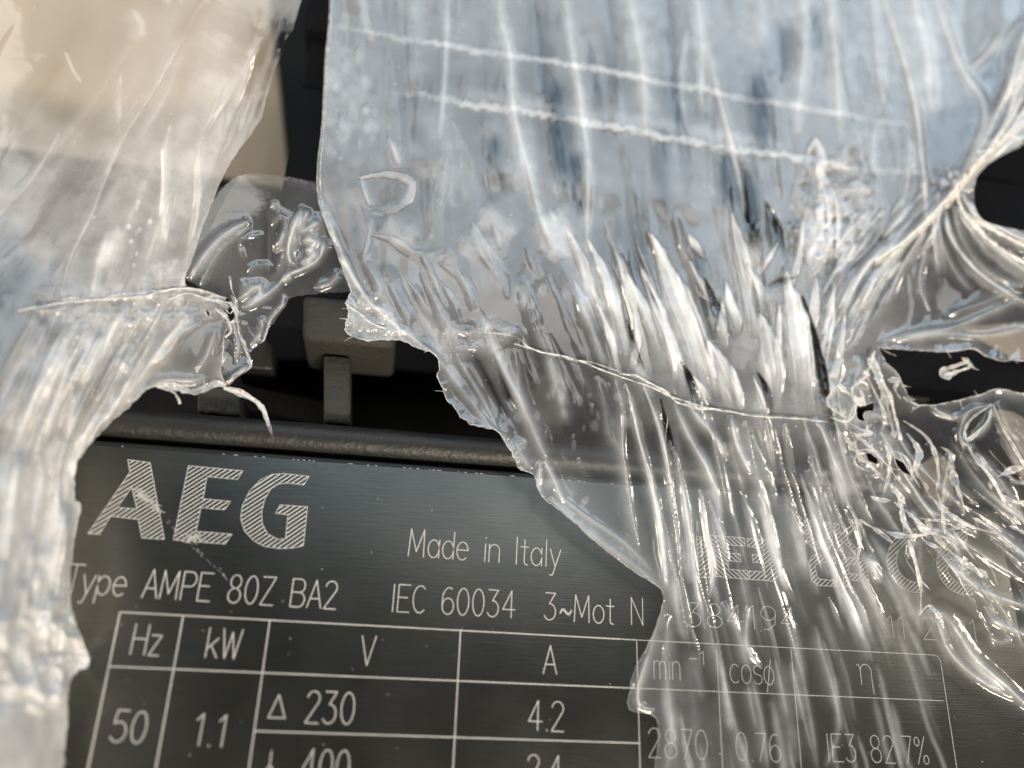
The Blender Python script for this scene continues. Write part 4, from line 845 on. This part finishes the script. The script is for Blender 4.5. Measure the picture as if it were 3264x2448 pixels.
RB = [([(2768, 1140), (2800, 1200), (2820, 1262), (2832, 1312), (2852, 1395)], 34, .9, 2), ([(2752, 1180), (2790, 1252), (2812, 1300), (2828, 1352)], 14, .8, 3), ([(2830, 1212), (2862, 1214), (2852, 1240), (2872, 1272)], 22, .9, 3), ([(2880, 1265), (2900, 1282), (2925, 1290)], 22, .6, 2),
      ([(2672, 1226), (2700, 1250), (2730, 1272), (2760, 1290)], 30, 1.0, 4), ([(2650, 1250), (2640, 1280), (2660, 1310), (2700, 1330)], 18, .8, 3), ([(2740, 1240), (2750, 1270), (2720, 1300), (2705, 1345)], 16, 1.0, 4), ([(2705, 1345), (2742, 1368), (2782, 1382), (2722, 1388)], 14, .8, 3), ([(2735, 1440), (2724, 1472), (2742, 1492), (2772, 1502)], 12, .7, 3), ([(2735, 1436), (2765, 1434), (2795, 1448)], 12, .7, 3),
      ([(2850, 1438), (2882, 1452), (2906, 1492), (2906, 1530)], 12, .8, 3), ([(2690, 1390), (2742, 1450), (2802, 1512), (2852, 1562), (2885, 1605)], 26, .7, 3), ([(2720, 1380), (2790, 1440), (2840, 1500), (2900, 1570)], 16, .8, 4), ([(2880, 1340), (2950, 1390), (2982, 1450), (2992, 1520), (2985, 1562)], 14, .6, 2), ([(2890, 1380), (2930, 1440), (2920, 1500), (2960, 1560)], 26, .6, 4),
      ([(3162, 1290), (3102, 1330), (3076, 1370), (3082, 1402), (3112, 1382), (3150, 1340), (3160, 1302)], 13, .7, 2), ([(3080, 1400), (3102, 1452), (3152, 1512), (3182, 1562), (3205, 1605)], 14, .8, 2), ([(3165, 1290), (3202, 1370), (3264, 1480), (3310, 1550)], 16, .7, 2), ([(2985, 1560), (3002, 1620), (3012, 1702)], 14, .8, 3), ([(3000, 1425), (3025, 1440), (3040, 1470)], 36, .7, 2), ([(3030, 1450), (3040, 1520), (3060, 1580), (3075, 1640)], 24, .6, 3),
      ([(3110, 1450), (3150, 1500), (3160, 1560)], 22, .6, 3), ([(3180, 1520), (3220, 1500), (3264, 1490)], 24, .6, 3), ([(2850, 1600), (2900, 1640), (2960, 1690), (3030, 1720)], 18, .6, 4), ([(2840, 1540), (2870, 1600), (2880, 1660), (2920, 1720)], 20, .7, 4), ([(2960, 1580), (3030, 1640), (3100, 1680), (3180, 1700)], 20, .7, 4), ([(3100, 1650), (3170, 1690), (3264, 1770), (3320, 1800)], 16, .6, 3), ([(2950, 1660), (3000, 1730), (3070, 1790), (3150, 1840)], 26, .6, 4), ([(2930, 1960), (2960, 1930), (2990, 1960), (3010, 2000)], 20, .6, 4),
      ([(2895, 1720), (2920, 1800), (2935, 1880), (2935, 1960)], 16, .5, 3), ([(3060, 1180), (3010, 1200), (3000, 1185), (3050, 1165), (3090, 1150)], 26, .4, 3), ([(3080, 1140), (3100, 1170), (3120, 1180)], 16, .4, 3)]
g_ = np.random.default_rng(41)
for _ in range(24):
    x_, y_ = g_.uniform(2680, 3240), g_.uniform(1330, 1780); a_ = g_.uniform(.2, 1.2); c_ = g_.normal(0, .5); L_ = g_.uniform(40, 150); k_ = np.linspace(0, 1, 5)
    RB.append((np.stack([x_ + L_ * k_ * math.cos(a_) - c_ * L_ * k_ ** 2 * math.sin(a_), y_ + L_ * k_ * math.sin(a_) + c_ * L_ * k_ ** 2 * math.cos(a_)], 1), g_.uniform(6, 24), g_.uniform(.2, .8), g_.uniform(1, 4)))
for r_b in RB[:32]: big.strand(r_b[0], .04, r_b[2], 3, 1, 'film_curl')
for r_b in RB: big.ribbons([r_b], M_film_warm, seed=int(g_.integers(1, 50)), haze=float(g_.uniform(.3, .8)))
KN = [[(3390, -60), (3264, 130), (3232, 250), (3192, 350), (3142, 450), (3092, 540), (3032, 620), (2962, 700), (2880, 775), (2790, 835)], [(3380, 100), (3264, 230), (3208, 390), (3128, 505), (3062, 590)], [(3390, 190), (3264, 340), (3195, 440), (3115, 525), (3052, 606), (3020, 660)],
      [(3060, 590), (3050, 610), (3064, 640), (3100, 690), (3180, 735), (3290, 790)], [(3040, 620), (3070, 700), (3150, 780), (3264, 850), (3380, 900)], [(3264, 290), (3190, 425), (3090, 552)]]
g_ = np.random.default_rng(3)
for k_, (p_, n_, sp_) in enumerate(zip(KN, (4, 4, 5, 2, 2, 3), (12, 16, 20, 16, 14, 14))):
    for q_ in range(n_):
        pp = np.array(p_, float); pp += g_.normal(0, sp_ * .55, 2) * np.linspace(1.5, .5, len(pp))[:, None] * (1 if k_ not in (3, 4) else 1)
        big.strand(pp, g_.uniform(.08, .24), g_.uniform(.05, .45), 1.2, 1, "gathered_strand")
big.dust(230, 5)

# ---------- the film band that runs down the left
lr_top = [(990, -110), (962, 0), (935, 90), (885, 200), (852, 300), (832, 380), (762, 480), (722, 540), (692, 610), (668, 670), (638, 750), (612, 830), (592, 905), (660, 930), (735, 965)]
lr_mid = [(735, 965), (764, 1000), (722, 1050), (716, 1110), (704, 1180), (722, 1232), (688, 1230), (622, 1258), (560, 1240), (500, 1232), (450, 1255), (410, 1300)]
lr_low = [(410, 1300), (350, 1350), (300, 1402), (258, 1450), (240, 1500), (236, 1590), (258, 1615), (240, 1700), (226, 1800), (222, 1900), (240, 1990), (288, 2110), (244, 2140), (216, 2210), (214, 2300), (204, 2400), (196, 2560)]
band = Sheet([(lr_top, 3, 0), (lr_mid, 6, .09), (lr_low, 5, .07), ([(190, 2690), (-450, 2690), (-450, -320), (995, -320)], None, 0)], holes=[([(652, 985), (672, 996), (668, 1012), (655, 1004)], 7, .1), ([(715, 988), (742, 980), (752, 1022), (716, 1028)], 8, .08)], step=4, seed=5)
band.base([(100, 50, 13), (600, 50, 12.5), (950, 50, 11), (100, 300, 11), (600, 300, 10.3), (850, 300, 8.5), (100, 550, 9.2), (650, 550, 8), (100, 800, 8), (450, 850, 6.5), (620, 850, 5.5), (650, 1000, 4.5), (650, 1200, 4), (100, 1200, 9), (350, 1250, 5.5), (100, 1600, 8), (220, 1600, 3.5), (100, 2000, 8), (220, 2000, 2.5), (100, 2400, 8), (200, 2400, 2)],
          [(200, 150, .05), (200, 350, .05), (600, 250, .22), (880, 150, .14), (800, 330, .24), (150, 450, .24), (150, 560, .32), (500, 600, .38), (120, 750, .30), (250, 850, .32), (430, 850, .42), (550, 850, .36), (80, 1000, .22), (300, 1000, .36), (100, 1250, .28), (300, 1250, .28), (450, 1150, .32), (560, 1000, .26), (650, 1120, .12), (620, 1230, .2), (100, 1700, .6), (200, 1700, .5), (100, 2300, .72), (180, 2300, .62)])
L = band.fold
for pts, wd, h, hz, k in [
    ([(620, 60), (540, 200), (470, 320), (400, 430), (340, 560), (290, 690), (230, 810), (190, 960)], 8, .45, .2, 'lap'), ([(700, -60), (610, 60), (560, 140)], 30, .5, -.1, 'round'), ([(320, -40), (440, -20), (540, 10)], 40, .4, -.1, 'round'),
    ([(840, 120), (780, 220), (700, 340), (630, 440)], 26, .5, .14, 'lap'), ([(640, 440), (630, 520), (628, 620), (615, 720), (590, 830)], 9, .6, .2, 'ridge'), ([(540, 400), (525, 480), (527, 580), (520, 700), (525, 790)], 10, .7, .26, 'ridge'), ([(200, 400), (130, 530), (60, 620), (-40, 720)], 8, .4, .14, 'lap'), ([(380, 230), (375, 330), (375, 420)], 10, .3, .12, 'ridge'), ([(200, 160), (230, 230), (260, 270)], 16, .3, .06, 'lap'), ([(410, 30), (430, 80), (440, 140)], 26, .4, .1, 'round'),
    ([(720, 250), (650, 420), (560, 580), (500, 720), (450, 880), (420, 960)], 30, .6, .06, 'lap'), ([(500, 500), (430, 650), (370, 800), (330, 930)], 18, .5, .1, 'ridge'), ([(340, 740), (310, 850), (290, 950)], 12, .6, .3, 'ridge'), ([(380, 720), (340, 800), (330, 860)], 20, .6, .28, 'round'), ([(0, 650), (90, 560), (190, 440), (300, 300)], 22, .4, .05, 'lap'), ([(-60, 860), (60, 760), (180, 640), (300, 560)], 26, .4, -.06, 'round'), ([(-60, 1000), (60, 880), (120, 850)], 50, .5, -.08, 'round'),
    ([(590, 870), (570, 930), (560, 980)], 10, .5, .25, 'ridge'),
    # below the perforation
    ([(300, 1010), (240, 1120), (200, 1220), (160, 1320), (120, 1400)], 8, .7, .2, 'ridge'), ([(220, 1010), (190, 1120), (130, 1230), (80, 1340), (40, 1440)], 18, .7, .26, 'ridge'), ([(225, 1130), (195, 1220), (170, 1300), (145, 1385)], 6, .8, .30, 'ridge'), ([(180, 1080), (140, 1190), (100, 1290), (70, 1380)], 12, .7, .34, 'ridge'), ([(290, 1040), (280, 1130), (265, 1220)], 26, .5, .3, 'round'), ([(240, 1240), (225, 1320), (215, 1400)], 14, .5, .2, 'ridge'), ([(150, 1060), (80, 1200), (30, 1300), (-40, 1400)], 12, .5, .14, 'ridge'),
    ([(130, 980), (60, 1090), (0, 1200)], 10, .4, .1, 'ridge'), ([(420, 1100), (360, 1220), (300, 1330), (250, 1410)], 8, .6, .16, 'ridge'), ([(480, 1080), (420, 1200), (340, 1320), (280, 1400)], 8, .5, .14, 'ridge'), ([(560, 1040), (490, 1140), (410, 1250), (330, 1350), (250, 1440)], 13, .7, .24, 'ridge'), ([(640, 1030), (580, 1060), (540, 1120), (480, 1170)], 17, .9, .34, 'lap'), ([(690, 1040), (660, 1130), (620, 1190)], 12, .5, .2, 'ridge'), ([(600, 1000), (560, 1050), (520, 1100)], 9, .6, .24, 'ridge'),
    ([(470, 1230), (540, 1210), (600, 1215), (660, 1200)], 12, .5, .16, 'ridge'), ([(400, 1150), (390, 1165), (380, 1175)], 22, .4, .2, 'round'), ([(250, 1440), (200, 1560), (190, 1700), (180, 1850)], 20, .7, .15, 'ridge'), ([(60, 1440), (50, 1600), (20, 1800)], 20, .8, .12, 'ridge'), ([(120, 1420), (140, 1550), (120, 1700), (90, 1850), (60, 2000)], 18, .8, .14, 'ridge'), ([(170, 1500), (110, 1750), (60, 1950), (20, 2050)], 26, -.8, -.22, 'round'), ([(30, 2060), (35, 2150), (30, 2200)], 22, -.7, -.2, 'round'),
    ([(200, 1600), (215, 1700), (200, 1800)], 12, .5, .12, 'ridge'), ([(190, 1900), (170, 1960), (185, 2020)], 12, .6, .16, 'ridge'), ([(90, 2160), (120, 2200), (100, 2270)], 20, .6, .15, 'round'), ([(230, 2000), (260, 2080), (285, 2110)], 9, .3, .12, 'ridge')]:
    L(pts, wd, h, hz, k)
LG = [(700, 100, -.45, 1), (500, 500, -.45, 1), (300, 300, -.7, 1), (200, 700, -.8, 1), (400, 850, -.35, 1), (250, 1100, -.5, 1), (100, 1100, -.5, 1), (450, 1150, -.7, 1), (150, 1350, -.35, 1), (200, 1600, -.1, 1), (80, 1700, -.12, 1), (100, 2200, .02, 1), (850, 200, -.3, 1)]
band.streaks([(380, 100), (850, 100), (700, 500), (560, 900), (180, 960), (350, 500)], 60, LG, (12, 44), (.05, .18), (-.06, .12), (200, 520), 61, ('lap', 'round', 'blade'))
band.streaks([(820, 20), (960, 20), (840, 330), (780, 300)], 36, [(850, 200, -.35, 1)], (6, 16), (.03, .1), (-.14, .12), (80, 220), 62)
band.streaks([(60, 980), (560, 940), (480, 1150), (250, 1430), (20, 1450)], 120, LG, (5, 16), (.15, .55), (.0, .2), (90, 330), 63)
band.streaks([(-60, 1400), (240, 1440), (210, 2000), (-60, 2000)], 60, LG, (7, 20), (.2, .6), (-.06, .14), (80, 300), 64)
band.streaks([(-60, 0), (350, 0), (250, 500), (-60, 900)], 40, LG, (16, 54), (.05, .16), (-.06, .06), (200, 520), 65, ('lap', 'round'))
band.crumple([(-60, 1950), (260, 1950), (280, 2150), (210, 2250), (-60, 2280)], .7, 80, .1, 71, 60); band.crumple([(120, 930), (640, 920), (700, 1000), (560, 1040), (100, 1020)], .3, 42, .12, 72, 40); band.crumple([(480, 860), (560, 840), (560, 960), (420, 960)], .3, 40, .15, 73, 30)
band.spots(430, 720, 60, 60, 10, (5, 10), .3, 74); band.spots(250, 1180, 20, 60, 14, (4, 9), .3, 75, .15)
bc = np.clip((band.Y - 820) / 260, 0.38, 1)
band.h = band.h * bc + (.07 * vnoise(band.X / 150, band.Y / 170, 81, 2) + .07 * (1 - 2 * np.abs(vnoise((band.X + .45 * band.Y) / 65, band.Y / 210, 83, 2))) + .012 * vnoise(band.X / 20, band.Y / 40, 82, 3)) * bc
band.build("stretch_film", M_film_warm, "twisted band of milky stretch film running down beside the lettering, over the cardboard box")
band.strand([(60, 990), (200, 965), (330, 955), (450, 945), (560, 920), (640, 925), (720, 950)], .07, .25, 4, 2)
band.strand([(540, 955), (600, 935), (670, 955), (735, 965)], .06, .4, 3, 2)
band.strand([(716, 1237), (760, 1250), (810, 1275), (840, 1310), (860, 1370), (868, 1388)], .20, -.6, 3, 3, "film_shred")
band.strand([(500, 1232), (540, 1245), (565, 1260), (575, 1285)], .12, .1, 3, 2, "film_shred")
band.ribbons([([(716, 1237), (760, 1250), (812, 1276), (842, 1312), (862, 1372), (868, 1390)], 24, .0, 2)], M_film_warm, seed=4, haze=.45)
for q_ in [([(450, 1245), (500, 1226), (560, 1232), (610, 1252)], 26, .2, 2), ([(600, 1250), (640, 1240), (690, 1222), (720, 1228)], 28, .3, 3), ([(545, 1240), (562, 1262), (575, 1288)], 14, .2, 2), ([(640, 960), (672, 950), (700, 960), (730, 985)], 24, .5, 3), ([(690, 985), (720, 1010), (735, 1050), (722, 1075)], 22, .4, 3), ([(735, 940), (755, 970), (750, 1010)], 14, .5, 2), ([(330, 950), (400, 940), (470, 930), (540, 926)], 14, .2, 4), ([(560, 930), (620, 922), (680, 940), (720, 956)], 12, .3, 4), ([(180, 960), (240, 952), (300, 958)], 12, .3, 4), ([(480, 950), (500, 970), (490, 1000)], 20, .2, 2)]:
    band.ribbons([q_], M_film_warm, seed=int(g_.integers(1, 50)), haze=.35)
band.dust(110, 15, (.02, .07))

# ---------- the clear scrap stretched between the two
mid_ring = [(560, 880), (620, 760), (680, 640), (760, 560), (880, 560), (1040, 600), (1070, 760), (1130, 900), (1105, 930), (1010, 935), (930, 950), (905, 985), (880, 1020), (850, 1060), (838, 1090), (800, 1120), (796, 1165), (800, 1175), (752, 1200), (716, 1236), (712, 1120), (724, 1050), (752, 1000), (735, 960), (660, 925)]
mid = Sheet([(mid_ring + [mid_ring[0]], 4, 0)], step=4, seed=9)
mid.base([(600, 850, 4.3), (800, 580, 4.6), (1000, 600, 4.4), (1050, 850, 2.8), (850, 850, 3.0), (900, 980, 2.2), (780, 1100, 1.9), (730, 1200, 2.2)], [(600, 800, .10), (800, 650, .06), (1000, 650, .06), (900, 950, .07), (1050, 850, .05), (780, 1120, .06)])
for pts, wd, h, hz, k in [([(600, 900), (640, 830), (700, 760), (770, 715), (800, 705)], 17, .9, .34, 'round'), ([(640, 930), (660, 860), (710, 790), (800, 720)], 8, .5, .14, 'ridge'), ([(870, 640), (875, 670)], 8, .3, .2, 'round'), ([(865, 730), (885, 690), (910, 690), (900, 750), (870, 790)], 8, .4, .14, 'ridge'), ([(905, 730), (895, 780), (870, 805)], 5, .5, .24, 'ridge'),
    ([(965, 655), (940, 710), (925, 760), (918, 810), (925, 835), (950, 845)], 7, 1.0, .42, 'ridge'), ([(985, 665), (965, 700), (945, 730)], 12, .8, .3, 'round'), ([(950, 740), (985, 725), (1020, 705)], 7, .7, .36, 'ridge'), ([(960, 775), (1000, 760), (1000, 790), (965, 800)], 14, .8, .38, 'ridge'), ([(1010, 800), (980, 830), (950, 840)], 9, .8, .36, 'ridge'), ([(1035, 760), (1020, 820), (980, 850), (930, 870), (895, 890), (890, 905)], 7, .9, .40, 'ridge'), ([(930, 880), (900, 900)], 9, .5, .3, 'round'),
    ([(880, 880), (920, 760), (950, 690)], 22, .3, .14, 'lap'), ([(760, 960), (790, 930), (830, 910), (825, 940), (785, 970)], 12, .7, .34, 'ridge'), ([(770, 985), (830, 955), (880, 915), (900, 890)], 9, .7, .26, 'ridge'), ([(790, 880), (800, 850), (840, 840), (870, 850)], 12, .3, .12, 'lap'), ([(780, 830), (760, 770), (840, 745)], 5, .2, .1, 'ridge'),
    ([(1080, 860), (1060, 900), (1000, 920)], 10, .5, .2, 'ridge'), ([(905, 940), (900, 970), (870, 1000), (850, 1040)], 5, .4, .26, 'ridge'), ([(730, 960), (745, 1040), (760, 1100), (750, 1160)], 6, .5, .3, 'ridge'), ([(800, 1165), (750, 1190), (725, 1225)], 7, .6, .34, 'ridge'), ([(840, 1010), (825, 1060), (800, 1110)], 8, .4, .2, 'ridge')]:
    mid.fold(pts, wd, h, hz, k)
mid.crumple([(930, 690), (1040, 690), (1050, 790), (980, 850), (930, 800)], .35, 80, .16, 91, 26, 2); mid.crumple([(720, 960), (860, 960), (850, 1080), (760, 1180), (720, 1100)], .12, 60, .03, 92, 30, 2); mid.crumple([(770, 900), (880, 880), (840, 960), (770, 980)], .15, 60, .12, 93, 24, 2)
mid.h += .06 * vnoise(mid.X / 150, mid.Y / 150, 95, 2)
mid.build("stretch_film", M_film_clear, "small clear scrap of stretch film with a bright crumple, stretched between band and large sheet")
mid.strand([(905, 940), (900, 975), (872, 1005), (850, 1050), (838, 1090)], .06, .2, 5, 1); mid.strand([(735, 960), (752, 1010), (770, 1080), (790, 1130), (800, 1170), (760, 1195), (725, 1225)], .08, .2, 6, 2)
mid.strand([(720, 985), (735, 1000), (752, 960), (740, 920), (730, 880)], .07, .3, 4, 2); mid.strand([(690, 985), (715, 1010), (738, 1050), (720, 1075)], .10, .3, 6, 2)
for q_ in [([(738, 962), (755, 1020), (772, 1085), (790, 1130), (800, 1172)], 16, .2, 2), ([(800, 1172), (770, 1190), (745, 1205), (725, 1228)], 22, .2, 2), ([(905, 942), (898, 975), (872, 1006), (850, 1052), (838, 1092)], 14, .2, 2), ([(830, 1060), (812, 1090), (800, 1120)], 18, .2, 2), ([(820, 1010), (835, 1040), (825, 1080)], 20, .1, 3), ([(790, 1040), (800, 1060), (812, 1075)], 12, .2, 3)]:
    mid.ribbons([q_], M_film_clear, seed=int(g_.integers(1, 50)), haze=.25)
mid.dust(50, 25, (.02, .06))
